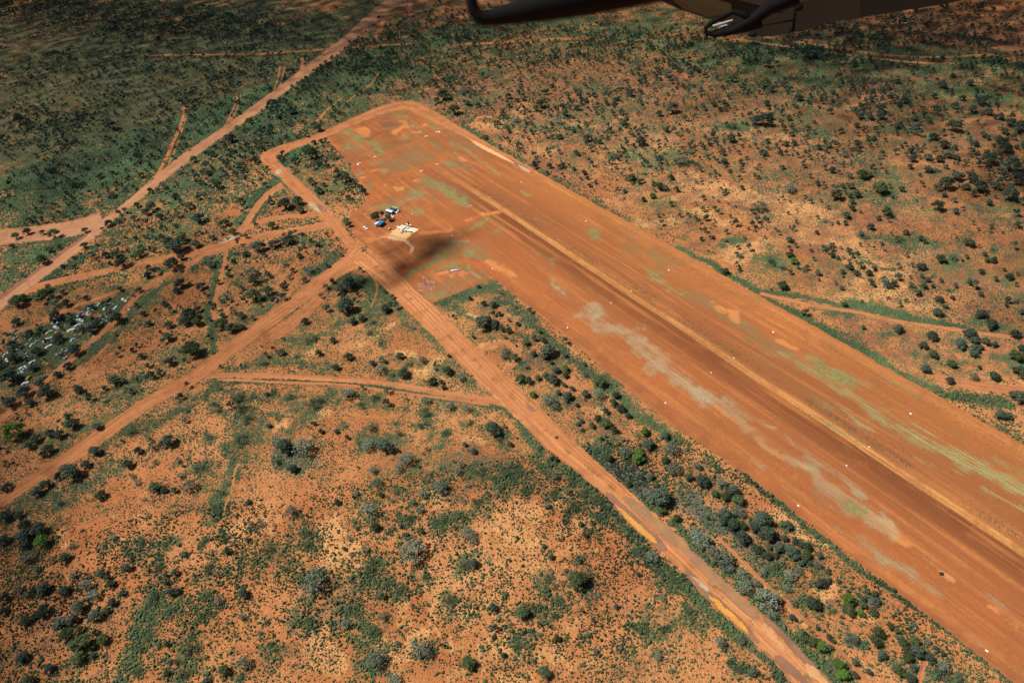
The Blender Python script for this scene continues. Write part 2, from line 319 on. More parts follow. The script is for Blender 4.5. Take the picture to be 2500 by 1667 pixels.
'A3': "530,1420,95,G;1360,1290,110,O;740,1295,80,G;1060,1340,90,O;1155,1345,45,O;1200,1335,60,O;1240,1200,80,O;1290,1200,50,O;1820,1260,110,M;1890,1210,80,M;1995,1220,90,M;2050,1280,100,M;1955,1285,60,M;1760,1415,90,M;1410,1460,80,O;2160,1275,70,M;2270,1130,120,M;2120,1090,100,M;2230,1020,90,M;1875,865,100,M;1365,745,80,M;1370,795,70,M;1230,795,55,M;1290,805,50,M;1200,860,50,M;560,820,110,M;500,830,80,M;600,800,60,M;340,850,110,D;1610,870,60,M;1600,815,50,M;1690,820,45,M;1880,725,55,M;1300,685,45,M;570,570,80,O;690,575,45,M;615,610,60,M;345,540,60,O;580,430,80,M;1180,440,50,M;870,355,110,M;940,360,90,M;1790,580,70,M;1160,565,45,M;800,670,60,M;215,715,45,O;580,710,50,M;2190,800,60,M;2260,1330,120,M;2320,1210,70,M;2190,640,60,D;1010,1000,45,B;935,1010,40,O;1320,950,35,M;1200,980,40,M;770,985,45,O;715,990,45,O;1360,1080,45,G;1115,1065,50,G;1575,1035,45,O;1690,1080,60,M;1770,1090,60,M;1830,1070,50,M;1890,1085,50,M;1690,1165,60,M;1750,1160,70,D;1590,1090,60,M;1480,870,45,M;1500,850,35,M;1490,715,50,M;1530,690,60,M;1850,630,40,M;1735,660,40,M;1930,675,50,M;1755,740,50,M;2060,690,80,M;2000,750,70,M;2110,770,60,M;2310,1250,60,M;2110,1390,50,M;2100,1130,50,M;1880,1450,45,M;1800,1335,45,M;1510,1300,45,M;1170,1385,40,M;1170,1430,45,O;1040,1280,25,M;1105,1280,40,M;1160,1280,50,M;930,1260,40,M;290,1110,50,O;160,1060,40,G;50,1040,50,G;335,950,70,O;285,700,35,M;260,750,40,O;700,880,40,M;750,920,40,O;730,810,50,O;840,1140,35,M;690,1150,35,M;1035,1170,45,M;1570,1145,40,M;525,1220,30,O;410,1290,35,M;1800,990,70,M;2020,990,50,M;2180,960,60,M;2330,870,100,M;2260,840,70,M;2220,900,60,M;1730,940,60,M;1300,1560,50,M;1350,1500,40,M;1140,1480,35,M;1070,1530,30,M;990,1520,35,D;1860,520,40,M;2060,520,40,M;1980,570,60,M;1300,560,50,G;2350,600,60,M",
'B3': "735,80,50,O;740,185,60,O;770,225,60,B;680,265,60,G;630,230,80,D;690,395,80,O;1490,695,75,M;1770,490,60,M;1760,580,75,M;1725,740,80,M;1660,805,70,M;1985,730,100,M;1915,795,90,M;2010,770,70,M;2010,830,75,M;2055,825,45,M;2090,780,70,M;2150,800,50,M;2010,865,60,M;1730,870,70,O;1675,970,75,M;1855,935,70,O;2060,590,85,M;2130,660,90,M;2290,730,80,M;2300,880,100,O;2340,830,70,M;2150,1020,80,M;2315,1160,110,M;1845,1048,60,M;2190,1285,80,M;2245,1295,60,M;1500,55,110,D;1975,100,80,O;1780,210,80,O;1860,200,60,G;2145,220,50,O;2100,220,45,O;1645,265,70,M;1285,310,50,M;1195,310,45,M;1155,270,50,M;1395,370,60,G;1690,355,45,M;1665,400,50,O;1725,400,35,M;840,285,40,G;1105,300,40,O;1070,205,35,M;1030,185,45,M;400,190,40,G;295,300,60,O;395,285,35,M;925,30,35,O;130,75,35,O;210,65,30,O;1860,480,35,M;2255,335,60,M;2060,300,45,O;1650,330,35,M;1245,685,35,O;2045,960,35,M;2010,1020,60,G;2340,990,110,M;600,215,50,G;995,130,40,G;1835,420,45,D;1810,540,40,M;1720,330,30,D;1980,360,40,G;2340,580,45,M;2290,500,45,G;1115,525,45,O;180,150,35,D;425,65,35,G;1640,70,45,M;1540,30,50,M;1270,55,60,D;1230,40,40,M;2140,140,40,D;2080,180,40,O",
}
plants = []
for c, s in PL.items():
    for it in s.split(';'):
        x, y, d, k = it.split(',')
        plants.append((c, float(x), float(y), float(d), k))
HR = {'M': .82, 'O': .85, 'B': .95, 'G': .78, 'D': .75}
items = []
for i, (c, x, y, dpx, k) in enumerate(plants):
    sx, sy = src(c, x, y)
    g0 = gnd('S', sx, sy)
    _, dep = to_src(g0[None])
    d = dpx * CROP[c][2] * dep[0] / FPX
    d *= {'M': 1.12, 'O': 1.08, 'B': 1.08, 'G': 1.15, 'D': 1.1}[k]
    h = d * HR[k]
    if c in ('A1', 'A2', 'A3') and k in 'MO':
        h *= 1.12
    if d > 6:
        h *= .85
    base = gnd('S', sx, sy, h * .5)
    items.append(dict(k=k, sx=sx, sy=sy, d=d, h=h, w=base))
PW = np.array([it['w'] for it in items])
PR = np.array([it['d'] for it in items]) / 2

# ================================================================== ground cover drawn from the way the plants grow
LUSH, LITTER, PALE, BLUE = Field(), Field(), Field(), Field()
for c, pts, w, k in [
    ('T', [(-50, 70), (300, 70), (820, 70)], 130, .62), ('T', [(-50, 200), (300, 180), (640, 150)], 170, .55), ('T', [(-50, 330), (200, 310), (420, 270)], 130, .5),
    ('T', [(0, 150), (350, 120), (760, 110)], 190, .78), ('T', [(0, 260), (300, 240), (600, 200)], 220, .72), ('T', [(0, 420), (200, 400), (330, 330), (520, 230)], 190, .70),
    ('T', [(0, 540), (120, 470), (300, 400)], 80, .5), ('T', [(150, 30), (500, 40), (900, 60)], 140, .62), ('T', [(60, 300), (160, 300)], 60, .62),
    ('T', [(700, 200), (850, 120), (1000, 90)], 100, .55), ('T', [(950, 130), (1300, 110), (1700, 105)], 80, .38), ('T', [(620, 290), (760, 200), (860, 150)], 70, .75),
    ('T', [(1100, 60), (1500, 60)], 60, .5), ('T', [(1700, 140), (2000, 160), (2352, 180)], 100, .55), ('T', [(1650, 110), (2000, 130), (2352, 150)], 50, .65),
    ('T', [(1000, 220), (1500, 200), (2000, 230)], 110, .10), ('T', [(1900, 60), (2352, 60)], 90, .35),
    ('T', [(480, 360), (560, 300), (650, 300)], 90, .5), ('T', [(460, 450), (560, 420)], 120, .42), ('T', [(640, 380), (660, 355), (690, 330)], 22, 1.0),
    ('T', [(580, 470), (625, 420)], 24, .9), ('T', [(560, 520), (590, 465)], 26, .9),
    ('A2', [(560, 330), (300, 560), (100, 640), (0, 740)], 60, .95), ('A2', [(150, 400), (60, 480)], 140, .85), ('A2', [(860, 860), (920, 800)], 28, .9),
    ('A2', [(840, 880), (950, 960), (1080, 1040), (1250, 1120)], 50, .9), ('A2', [(1400, 1190), (1600, 1310), (1900, 1480), (2060, 1568)], 40, .7), ('A2', [(1100, 880), (1500, 880), (1700, 900)], 40, .7),
    ('A2', [(1500, 960), (1750, 950)], 80, .6), ('A2', [(2050, 1050), (2250, 1100)], 90, .6), ('A2', [(1600, 600), (1800, 620)], 60, .6), ('A2', [(1850, 770), (2100, 760)], 90, .45), ('A2', [(2150, 1430), (2352, 1400)], 90, .6),
    ('A1', [(1000, 1350), (1200, 1310), (1400, 1180)], 90, .7), ('A1', [(1950, 1150), (2080, 1040)], 40, 1.0), ('A1', [(1850, 1030), (1950, 900), (2010, 840)], 28, .85),
    ('A3', [(820, 900), (1000, 950)], 90, .6), ('A3', [(600, 1180), (900, 1200)], 100, .6), ('A3', [(1250, 1120), (1500, 1260)], 120, .6), ('A3', [(900, 1370), (1100, 1400)], 90, .5), ('A3', [(1250, 1340), (1400, 1350)], 130, .7),
    ('A3', [(1400, 900), (1550, 880)], 60, .5), ('A3', [(550, 1300), (700, 1300)], 50, .7), ('A3', [(1800, 800), (1950, 800)], 60, .45), ('A3', [(2000, 1500), (2300, 1500)], 130, .6), ('A3', [(0, 1420), (100, 1500)], 100, .5),
    ('B3', [(0, 150), (200, 260), (400, 370), (560, 460), (740, 570), (900, 660), (1040, 730)], 34, .95), ('B3', [(1040, 730), (1200, 810), (1400, 930), (1600, 1060), (1800, 1150), (2200, 1200)], 60, .85),
    ('B3', [(2050, 1320), (2200, 1400), (2352, 1480)], 60, .6), ('B3', [(530, 430), (750, 460), (1000, 510), (1200, 550)], 28, .95), ('B3', [(1100, 530), (1350, 570), (1500, 590)], 70, 1.0), ('B3', [(1500, 600), (1700, 650), (1950, 700)], 40, 1.0), ('B3', [(1950, 700), (2250, 745)], 16, .9),
    ('B3', [(1000, 580), (1180, 590)], 60, .7), ('B3', [(300, 110), (380, 100)], 60, .8), ('B3', [(600, 150), (640, 240)], 70, .6), ('B3', [(1300, 70), (1700, 90)], 80, .75), ('B3', [(1800, 240), (1880, 260)], 50, .8), ('B3', [(1380, 740), (1480, 740)], 60, .5), ('B3', [(2060, 640), (2160, 680)], 70, .8), ('B3', [(1650, 860), (1900, 900)], 70, .5), ('B3', [(2200, 900), (2352, 960)], 90, .8), ('B3', [(850, 520), (900, 570)], 50, .6),
    ('B3', [(1180, 170), (1250, 230), (1350, 280), (1500, 290)], 20, .6),
    ('B1', [(60, 980), (250, 850), (420, 740), (650, 620), (800, 540)], 190, .85), ('B1', [(450, 980), (600, 850), (700, 740)], 80, .8), ('B1', [(1550, 160), (1490, 380), (1430, 560), (1440, 700), (1480, 850)], 46, 1.0),
    ('B1', [(1150, 380), (1000, 490), (880, 620), (760, 800)], 26, .85), ('B1', [(0, 200), (200, 230), (450, 80)], 120, .75), ('B1', [(0, 350), (120, 330)], 130, .5), ('B1', [(280, 380), (500, 250), (650, 150)], 40, .8), ('B1', [(680, 320), (760, 310)], 40, .9), ('B1', [(200, 110), (320, 85)], 18, .9),
    ('B1', [(100, 500), (300, 440), (450, 400)], 90, .7), ('B1', [(760, 1150), (860, 1080)], 170, .7), ('B1', [(1000, 1350), (1300, 1200), (1560, 1070)], 90, .75), ('B1', [(700, 1530), (900, 1390)], 90, .7), ('B1', [(1600, 960), (1900, 920), (2250, 960)], 80, .62),
    ('B1', [(1500, 1060), (1900, 1060), (2352, 1070)], 30, .8), ('B1', [(1640, 1120), (1640, 1400), (1620, 1560)], 130, .62), ('B1', [(2000, 1180), (2300, 1200)], 120, .6), ('B1', [(2200, 120), (2300, 200), (2200, 300)], 100, .75), ('B1', [(1400, 230), (1480, 260)], 100, .8), ('B1', [(1650, 620), (1850, 560), (1950, 480)], 100, .6), ('B1', [(1200, 850), (1400, 860)], 120, .6), ('B1', [(1250, 660), (1400, 620)], 110, .6),
    ('B1', [(1740, 1250), (2000, 1300)], 30, .7), ('B1', [(2000, 1390), (2080, 1300)], 90, .6), ('B1', [(800, 1300), (500, 1450)], 120, .5), ('B1', [(150, 1450), (400, 1520)], 160, .6), ('B1', [(1750, 750), (1900, 640), (2040, 560)], 20, .8),
    ('B2', [(650, 520), (900, 440), (1030, 380)], 70, .95), ('B2', [(660, 540), (780, 560)], 90, .85), ('B2', [(1050, 420), (1200, 540), (1280, 620)], 80, .75), ('B2', [(1250, 620), (1450, 770), (1650, 940), (1850, 1100), (2050, 1290), (2300, 1470)], 60, .85), ('B2', [(1780, 1040), (1830, 1090)], 110, .9),
    ('B2', [(40, 380), (160, 370), (230, 430), (180, 520)], 160, .85), ('B2', [(280, 400), (380, 560), (480, 690)], 70, .7), ('B2', [(0, 660), (150, 620), (300, 570)], 60, .7), ('B2', [(540, 640), (700, 840)], 60, .55), ('B2', [(0, 1060), (300, 1110), (560, 1150), (900, 1200), (1130, 1245)], 26, 1.0),
    ('B2', [(250, 960), (450, 1000)], 120, .5), ('B2', [(700, 960), (880, 1040)], 90, .6), ('B2', [(0, 1120), (200, 1230), (420, 1270)], 60, .6), ('B2', [(700, 1200), (1000, 1250)], 90, .55), ('B2', [(1150, 1260), (1300, 1420), (1400, 1540)], 60, .75), ('B2', [(150, 1480), (350, 1490)], 110, .85), ('B2', [(800, 580), (900, 630)], 20, .8), ('B2', [(1200, 730), (1360, 770)], 30, .6), ('B2', [(1700, 1540), (1850, 1480)], 120, .6), ('B2', [(1330, 1330), (1470, 1440), (1580, 1568)], 26, .8),
    ('C1', [(100, 370), (400, 320), (650, 190), (800, 70)], 110, .62), ('C1', [(1650, 50), (1570, 200), (1510, 380), (1440, 460)], 110, .75), ('C1', [(950, 560), (920, 650), (1050, 720)], 130, .66), ('C1', [(1030, 960), (1030, 1130), (970, 1280), (920, 1400), (860, 1530)], 120, .85), ('C1', [(1400, 920), (1370, 1100), (1310, 1260), (1310, 1400)], 90, .6), ('C1', [(2100, 520), (2120, 620)], 150, .66), ('C1', [(2150, 850), (2100, 1050), (2180, 1200)], 190, .66), ('C1', [(1680, 800), (1900, 620), (2000, 560)], 140, .5), ('C1', [(1420, 740), (1500, 780)], 110, .5), ('C1', [(0, 1400), (60, 1360)], 90, .7), ('C1', [(150, 1560), (600, 1550)], 90, .5), ('C1', [(1100, 450), (1250, 380)], 120, .45), ('C1', [(1450, 100), (1300, 60)], 120, .5), ('C1', [(1250, 1520), (1300, 1480)], 110, .6), ('C1', [(2300, 1200), (2340, 950)], 110, .6),
    ('C2', [(1480, 30), (1620, 170), (1760, 300), (1900, 450), (2060, 600), (2200, 760), (2352, 900)], 70, .95), ('C2', [(1600, 330), (1750, 400), (1850, 500)], 130, .6), ('C2', [(2050, 640), (2200, 800), (2300, 880)], 110, .75), ('C2', [(1600, 20), (1750, 130), (1900, 260), (2050, 390), (2200, 530), (2330, 650)], 18, .9), ('C2', [(800, 400), (860, 420)], 110, .75), ('C2', [(640, 460), (700, 440)], 110, .6), ('C2', [(0, 850), (200, 800), (400, 900)], 150, .55), ('C2', [(100, 1150), (230, 1200)], 150, .7), ('C2', [(240, 1420), (200, 1440)], 150, .75), ('C2', [(1200, 1060), (1380, 1030), (1500, 990)], 120, .6), ('C2', [(2050, 1180), (2250, 1180)], 220, .5), ('C2', [(1050, 120), (1250, 250)], 100, .5), ('C2', [(1380, 60), (1480, 130)], 120, .7), ('C2', [(720, 60), (820, 100)], 90, .5), ('C2', [(740, 970), (770, 1000)], 120, .6), ('C2', [(860, 720), (760, 700)], 100, .5), ('C2', [(2270, 460), (2352, 540)], 40, 1.0), ('C2', [(150, 1530), (350, 1540)], 110, .5), ('C2', [(1950, 1400), (2200, 1250)], 160, .35),
    ('C3', [(0, 560), (200, 720), (380, 860)], 50, .9), ('C3', [(620, 1130), (800, 1290), (960, 1430), (1100, 1560)], 90, .95), ('C3', [(0, 870), (250, 1100), (480, 1330), (700, 1560)], 90, .85), ('C3', [(440, 160), (560, 250), (760, 410), (900, 510), (1080, 640)], 40, .9), ('C3', [(1080, 650), (1300, 830), (1500, 980), (1700, 1120), (1900, 1260), (2100, 1420), (2250, 1540)], 36, .85), ('C3', [(180, 30), (250, 110)], 70, .8), ('C3', [(700, 480), (760, 500)], 60, .8), ('C3', [(560, 800), (720, 880)], 130, .6), ('C3', [(860, 1000), (960, 1060)], 70, .7), ('C3', [(100, 800), (330, 960), (500, 1130)], 22, .8), ('C3', [(640, 1330), (800, 1460)], 22, .8), ('C3', [(1150, 850), (1300, 1000), (1450, 1090)], 90, .45), ('C3', [(120, 1100), (100, 960)], 120, .6),
]:
    LUSH.line(c, pts, w * 1.25, k * ((1.22 if w > 62 else 1.32) if c not in ('A2', 'A3') else .95))
for c, pts, w, k in [
    ('B3', [(1300, 60), (1750, 280), (2000, 480), (2352, 700)], 420, .62), ('B3', [(1200, 660), (1500, 720), (1800, 900)], 260, .58), ('B3', [(650, 60), (850, 120), (1000, 330)], 240, .6), ('B3', [(950, 350), (1150, 420)], 120, .6), ('B3', [(1700, 280), (1750, 420)], 120, .6),
    ('A3', [(300, 650), (1000, 850), (1700, 1000), (2300, 1200)], 420, .5), ('A3', [(900, 650), (1900, 700)], 260, .5), ('A3', [(400, 1420), (500, 1430)], 110, .7),
    ('A2', [(700, 500), (1400, 560), (2200, 600)], 240, .45), ('A2', [(1300, 950), (1900, 1000), (2300, 1300)], 260, .52), ('A2', [(900, 830), (1000, 850)], 80, .6),
    ('B2', [(1300, 900), (1500, 950)], 160, .8), ('B2', [(1350, 1150), (1700, 1250), (2000, 1500)], 200, .5), ('B2', [(950, 480), (1150, 600)], 150, .5), ('B2', [(780, 260), (790, 300)], 60, .5), ('B2', [(560, 390), (600, 400)], 80, .8),
    ('C2', [(800, 60), (1150, 100), (1350, 250)], 260, .72), ('C2', [(400, 60), (700, 230)], 200, .5), ('C2', [(1900, 1500), (2250, 1400)], 200, .45), ('C2', [(1600, 830), (1760, 900)], 260, .5),
    ('C1', [(200, 1200), (600, 1250), (900, 1150), (1150, 1150)], 240, .5), ('C1', [(350, 320), (600, 260)], 120, .5), ('C1', [(1050, 750), (1150, 1050)], 150, .5), ('C1', [(2300, 1450), (1700, 1380)], 160, .35),
    ('B1', [(1500, 30), (1400, 60)], 130, .5), ('B1', [(1700, 430), (1500, 480)], 150, .5), ('B1', [(1600, 150), (1900, 180)], 120, .45),
    ('T', [(300, 20), (800, 60)], 120, .6), ('T', [(0, 330), (250, 300)], 70, .5), ('T', [(2000, 80), (2352, 90)], 110, .6), ('T', [(1000, 230), (1500, 240), (2100, 300)], 190, .72), ('T', [(1250, 330), (1800, 420), (2300, 560)], 220, .55), ('T', [(1900, 200), (2352, 330)], 200, .6), ('C3', [(100, 150), (300, 270), (480, 450)], 180, .62), ('C3', [(1850, 1530), (2050, 1500)], 130, .3),
]:
    LITTER.line(c, pts, w * 1.2, k * 1.2)
for c, pts, w, k in [
    ('C2', [(500, 1150), (900, 900), (1100, 600), (1400, 500)], 460, .48), ('C2', [(1000, 1150), (1000, 1450), (1700, 1450)], 420, .42), ('C2', [(40, 640), (60, 760)], 150, .7), ('C2', [(560, 180), (620, 330)], 110, .6), ('C1', [(2250, 450), (2300, 750)], 130, .8), ('C1', [(2200, 1350), (2300, 1500)], 200, .7), ('C1', [(1650, 560), (1850, 350)], 160, .5), ('C1', [(1000, 330), (900, 520)], 180, .4), ('C1', [(420, 540), (470, 600)], 110, .6),
    ('B3', [(330, 190), (470, 180), (540, 130)], 90, 1.0), ('B3', [(820, 50), (960, 100)], 60, .8), ('B3', [(1120, 120), (1250, 260), (1450, 330), (1650, 150)], 150, .8), ('B3', [(1100, 480), (1300, 420), (1550, 470)], 130, .8), ('B3', [(1080, 30), (1400, 90)], 60, .6), ('B3', [(1800, 450), (2000, 460)], 60, .5), ('B3', [(1780, 1030), (2100, 1090), (2352, 1120)], 80, .55), ('B3', [(900, 545), (1250, 580), (1500, 650), (1900, 700)], 22, .7), ('B3', [(2100, 360), (2180, 410)], 40, .7),
    ('A3', [(0, 1230), (200, 1330), (500, 1340), (650, 1330)], 90, .8), ('A3', [(700, 1450), (900, 1440), (1000, 1500)], 110, .8), ('A3', [(0, 1420), (300, 1540)], 60, .7), ('A3', [(580, 920), (720, 960)], 90, .7), ('A3', [(1220, 860), (1350, 830)], 50, .6), ('A3', [(0, 860), (300, 900), (600, 1000)], 90, .5),
    ('A2', [(2100, 960), (2250, 980), (2100, 1030)], 90, .8), ('A2', [(1050, 840), (1250, 780)], 90, .7), ('A2', [(1500, 860), (1900, 850)], 60, .6), ('A2', [(900, 870), (1100, 900)], 50, .7), ('A2', [(700, 690), (600, 720)], 50, .7), ('A2', [(2050, 1530), (2300, 1500)], 60, .7), ('A2', [(2250, 1380), (2352, 1340)], 40, .6), ('A2', [(1380, 1040), (1480, 1060)], 50, .6),
    ('A1', [(1500, 1060), (1650, 1010)], 60, .6), ('A1', [(1350, 1230), (1600, 1330), (1750, 1350)], 60, .5), ('A1', [(1250, 1420), (1450, 1400)], 50, .5), ('A1', [(0, 1350), (300, 1200), (900, 1150), (1150, 900)], 60, .35), ('A1', [(0, 860), (300, 780), (600, 700)], 60, .3),
    ('B2', [(820, 590), (920, 610)], 40, .9), ('B2', [(1000, 800), (1100, 770), (1200, 800), (1230, 880), (1150, 970)], 60, .6), ('B2', [(560, 980), (680, 920)], 60, .8), ('B2', [(420, 850), (500, 860)], 50, .8), ('B2', [(1760, 1240), (1790, 1250)], 40, .9), ('B2', [(880, 1470), (960, 1480)], 60, .9), ('B2', [(1160, 580), (1420, 780), (1600, 850)], 50, .6), ('B2', [(1660, 1460), (1720, 1470)], 60, .8), ('B2', [(420, 640), (300, 700), (90, 820)], 50, .6),
    ('B1', [(1750, 1250), (2000, 1290)], 22, .7), ('B1', [(1850, 1390), (1930, 1370)], 70, .7), ('B1', [(2180, 1290), (2260, 1280)], 50, .7), ('B1', [(1500, 620), (1480, 500), (1560, 250)], 60, .5), ('B1', [(900, 320), (820, 300)], 50, .5), ('B1', [(2100, 880), (2180, 800)], 50, .6), ('B1', [(600, 1050), (500, 1200)], 110, .3),
    ('C3', [(450, 440), (460, 520)], 45, .9), ('C3', [(640, 400), (800, 520), (970, 600)], 70, .9), ('C3', [(960, 940), (1060, 900), (1000, 1040)], 80, .9), ('C3', [(220, 570), (420, 760), (600, 930), (900, 1170)], 40, .8), ('C3', [(1250, 1130), (1400, 1120)], 100, .5), ('C3', [(1630, 1440), (1640, 1530)], 60, .8), ('C3', [(240, 30), (270, 70)], 40, .8),
]:
    PALE.line(c, pts, w * 1.2, k * (1.15 if c not in ('A2', 'A3') else 1.6))
for c, pts, w, k in [
    ('C3', [(20, 300), (200, 430), (350, 560)], 130, .85), ('C3', [(400, 640), (600, 780), (720, 900)], 90, .6), ('C3', [(1150, 1300), (1260, 1330)], 50, .9), ('C3', [(1300, 1000), (1340, 1030)], 60, .8), ('C2', [(1750, 40), (1950, 160), (2100, 300)], 150, .85), ('B2', [(1650, 1520), (1800, 1568)], 110, .8), ('C1', [(1900, 60), (2050, 60)], 150, .7), ('B1', [(1920, 1480), (2000, 1540)], 130, .7), ('B1', [(1640, 1200), (1660, 1330)], 90, .6), ('B1', [(1000, 1010), (650, 800)], 90, .3), ('B2', [(1480, 1180), (1420, 1190)], 90, .5), ('C3', [(560, 1110), (760, 1200)], 60, .6), ('C3', [(1450, 1480), (1800, 1530)], 60, .6), ('A3', [(1400, 1200), (1600, 1350)], 90, .35),
]:
    BLUE.line(c, pts, w * 1.3, k * 1.25)

for it in items:
    k_, r_ = {'M': (.50, .75), 'O': (.45, .75), 'B': (.45, .7), 'G': (.60, .85), 'D': (.85, 1.0)}[it['k']]
    LUSH.world(it['w'], it['w'] + .05, it['d'] * r_, k_)
# ================================================================== ground sheet
def axis(lo, a, b, hi, d, g):
    v = list(np.arange(a, b, d))
    x, s = b, d
    while x < hi:
        v.append(x); s *= g; x += s
    v.append(hi)
    x, s = a - d, d
    pre = []
    while x > lo:
        pre.append(x); s *= g; x -= s
    pre.append(lo)
    return np.array(pre[::-1] + v)
gx = axis(-6000, -720, 30, 3000, 1.5, 1.02)
gy = axis(-3000, -200, 420, 5000, 1.5, 1.02)
GX, GY = np.meshgrid(gx, gy, indexing='ij')
gp = np.stack([GX.ravel(), GY.ravel()], 1)
nx, ny = len(gx), len(gy)
ii = (np.arange(nx - 1)[:, None] * ny + np.arange(ny - 1)[None, :]).ravel()
gf = np.stack([ii, ii + ny, ii + ny + 1, ii + 1], 1)
def far_left(p):
    s_, dp_ = to_src(p)
    q = np.array([(-900, -400)] + [(1060, -160), (975, -22)] + [(893, 39), (798, 122), (674, 216), (532, 319), (397, 413), (284, 511), (199, 577), (71, 673), (-60, 770)] + [(-900, 1000)], float)
    m = inpoly(s_, q) & (dp_ > 0)
    return m * (.21 * sstep(620, 420, s_[:, 1])) * (-.35 + 2.3 * fbm(p, 90, 15))
gl, gt, gpa, gb = LUSH.at(gp) + far_left(gp) + .20 * fbm(gp, 24, 93) + .16 * (fbm(gp, 30, 91) - .35), LITTER.at(gp), PALE.at(gp), BLUE.at(gp)

def soil(t, pos, pale, lit=None):
    n1 = t.noise(pos, 1 / 70.0, 3)
    n2 = t.nz(pos, 1 / 11.0, 5, 0.62, 0.4)
    n3 = t.nz(pos, 1 / 2.2, 3, 0.6)
    c = t.mix(t.ss(n1, .38, .62), (.56, .242, .094), (.45, .165, .060))
    c = t.mix(t.ss(n2, .55, 1.0, 0, .5), c, (.33, .098, .036))
    pf = t.math('ADD', pale, t.math('MULTIPLY', t.math('SUBTRACT', n2, .5), .9))
    c = t.mix(t.ss(pf, .20, .85, 0, .95), c, (.68, .345, .135))
    c = t.mix(t.ss(n3, .2, .9, .25, 0), c, (.22, .075, .032))
    return c, n2, n3
g = NT("sand_and_herbage")
pos = g.coord()
c, n2, n3 = soil(g, pos, g.attr("pale"))
n4 = g.nz(pos, 1 / 0.8, 2, .6)
lf = g.math('ADD', g.attr("litter"), g.math('ADD', g.math('MULTIPLY', g.math('SUBTRACT', n2, .5), .8), g.math('MULTIPLY', g.math('SUBTRACT', n4, .5), .7)))
c = g.mix(g.ss(lf, .25, .95, 0, .85), c, g.mix(n4, (.27, .125, .068), (.15, .078, .048)))
bf = g.math('ADD', g.attr("blue"), g.math('MULTIPLY', g.math('SUBTRACT', n4, .5), .7))
c = g.mix(g.ss(bf, .35, .85, 0, .9), c, g.mix(n3, (.135, .150, .135), (.050, .066, .052)))
n5 = g.nz(pos, 1 / 5.0, 4, .6)
gfac = g.math('ADD', g.attr("lush"), g.math('ADD', g.math('MULTIPLY', g.math('SUBTRACT', n5, .5), .7), g.math('MULTIPLY', g.math('SUBTRACT', n4, .5), .7)))
gcol = g.mix(g.noise(pos, 1 / 14.0, 3), (.042, .092, .046), g.mix(n4, (.025, .056, .038), (.072, .130, .060)))
c = g.mix(g.ss(gfac, .45, 1.0, 0, .88), c, gcol)
g.base(c)
g.bump(g.math('ADD', n4, g.math('MULTIPLY', gfac, 1.5)), 0.6, 0.35)
ground_m = g.m
ground = link("ground", np_mesh("ground", np.concatenate([gp, np.zeros((len(gp), 1))], 1), gf, ground_m, {"lush": gl, "litter": gt, "pale": gpa, "blue": gb}))
tag(ground, kind='structure')

# ================================================================== graded earth: roads and tracks as sheets over the ground
def road_mat(name, c1, c2, c3, streak=1.0, dark=(.24, .085, .04), green=0.0):
    t = NT(name)
    pos = t.coord()
    cx = t.n("ShaderNodeCombineXYZ")
    t.l(t.attr("across"), cx.inputs[0])
    t.l(t.attr("along"), cx.inputs[1])
    st = t.nz(t.scaled(cx.outputs[0], (1.0, .018, 1)), .9, 4, .65)
    st2 = t.noise(t.scaled(cx.outputs[0], (1.0, .012, 1)), .28, 3, .6)
    n2 = t.nz(pos, 1 / 9.0, 4, .6)
    n3 = t.nz(pos, 1 / 1.6, 3, .6)
    c = t.mix(t.ss(st2, .36, .64), c1, c2)
    c = t.mix(t.ss(st, .5, 1.0, 0, .75 * streak), c, c3)
    c = t.mix(t.ss(st, .5, .0, 0, .60 * streak), c, dark)
    c = t.mix(t.ss(n2, .50, 1.0, 0, .45), c, dark)
    c = t.mix(t.ss(n3, .1, .9, .22, 0), c, dark)
    e = t.math('ADD', t.attr("edge"), t.math('MULTIPLY', t.math('SUBTRACT', n2, .5), .9))
    c = t.mix(t.ss(e, .35, 1.2, 0, .75), c, t.mix(n3, (.30, .125, .055), (.15, .12, .05)))
    if green:
        gfx = t.math('ADD', t.attr("mid"), t.math('MULTIPLY', t.math('SUBTRACT', n3, .5), 1.0))
        gfx = t.math('ADD', gfx, t.math('MULTIPLY', t.math('SUBTRACT', n2, .5), 1.0))
        c = t.mix(t.ss(gfx, .9, 1.5, 0, green), c, (.09, .12, .035))
    t.base(c)
    t.bump(t.math('ADD', st, t.math('MULTIPLY', n3, .4)), .5, .12)
    return t.m
def resample(p, n):
    d = np.concatenate([[0], np.cumsum(np.linalg.norm(np.diff(p, axis=0), axis=1))])
    s = np.linspace(0, d[-1], n)
    return np.stack([np.interp(s, d, p[:, 0]), np.interp(s, d, p[:, 1])], 1), d[-1]
def smooth_line(p, k=2):
    for _ in range(k):
        q = [p[0]]
        for a, b in zip(p[:-1], p[1:]):
            q += [a * .75 + b * .25, a * .25 + b * .75]
        q.append(p[-1])
        p = np.array(q)
    return p
BARE = []                     # polygons and bands that no tussock grows in
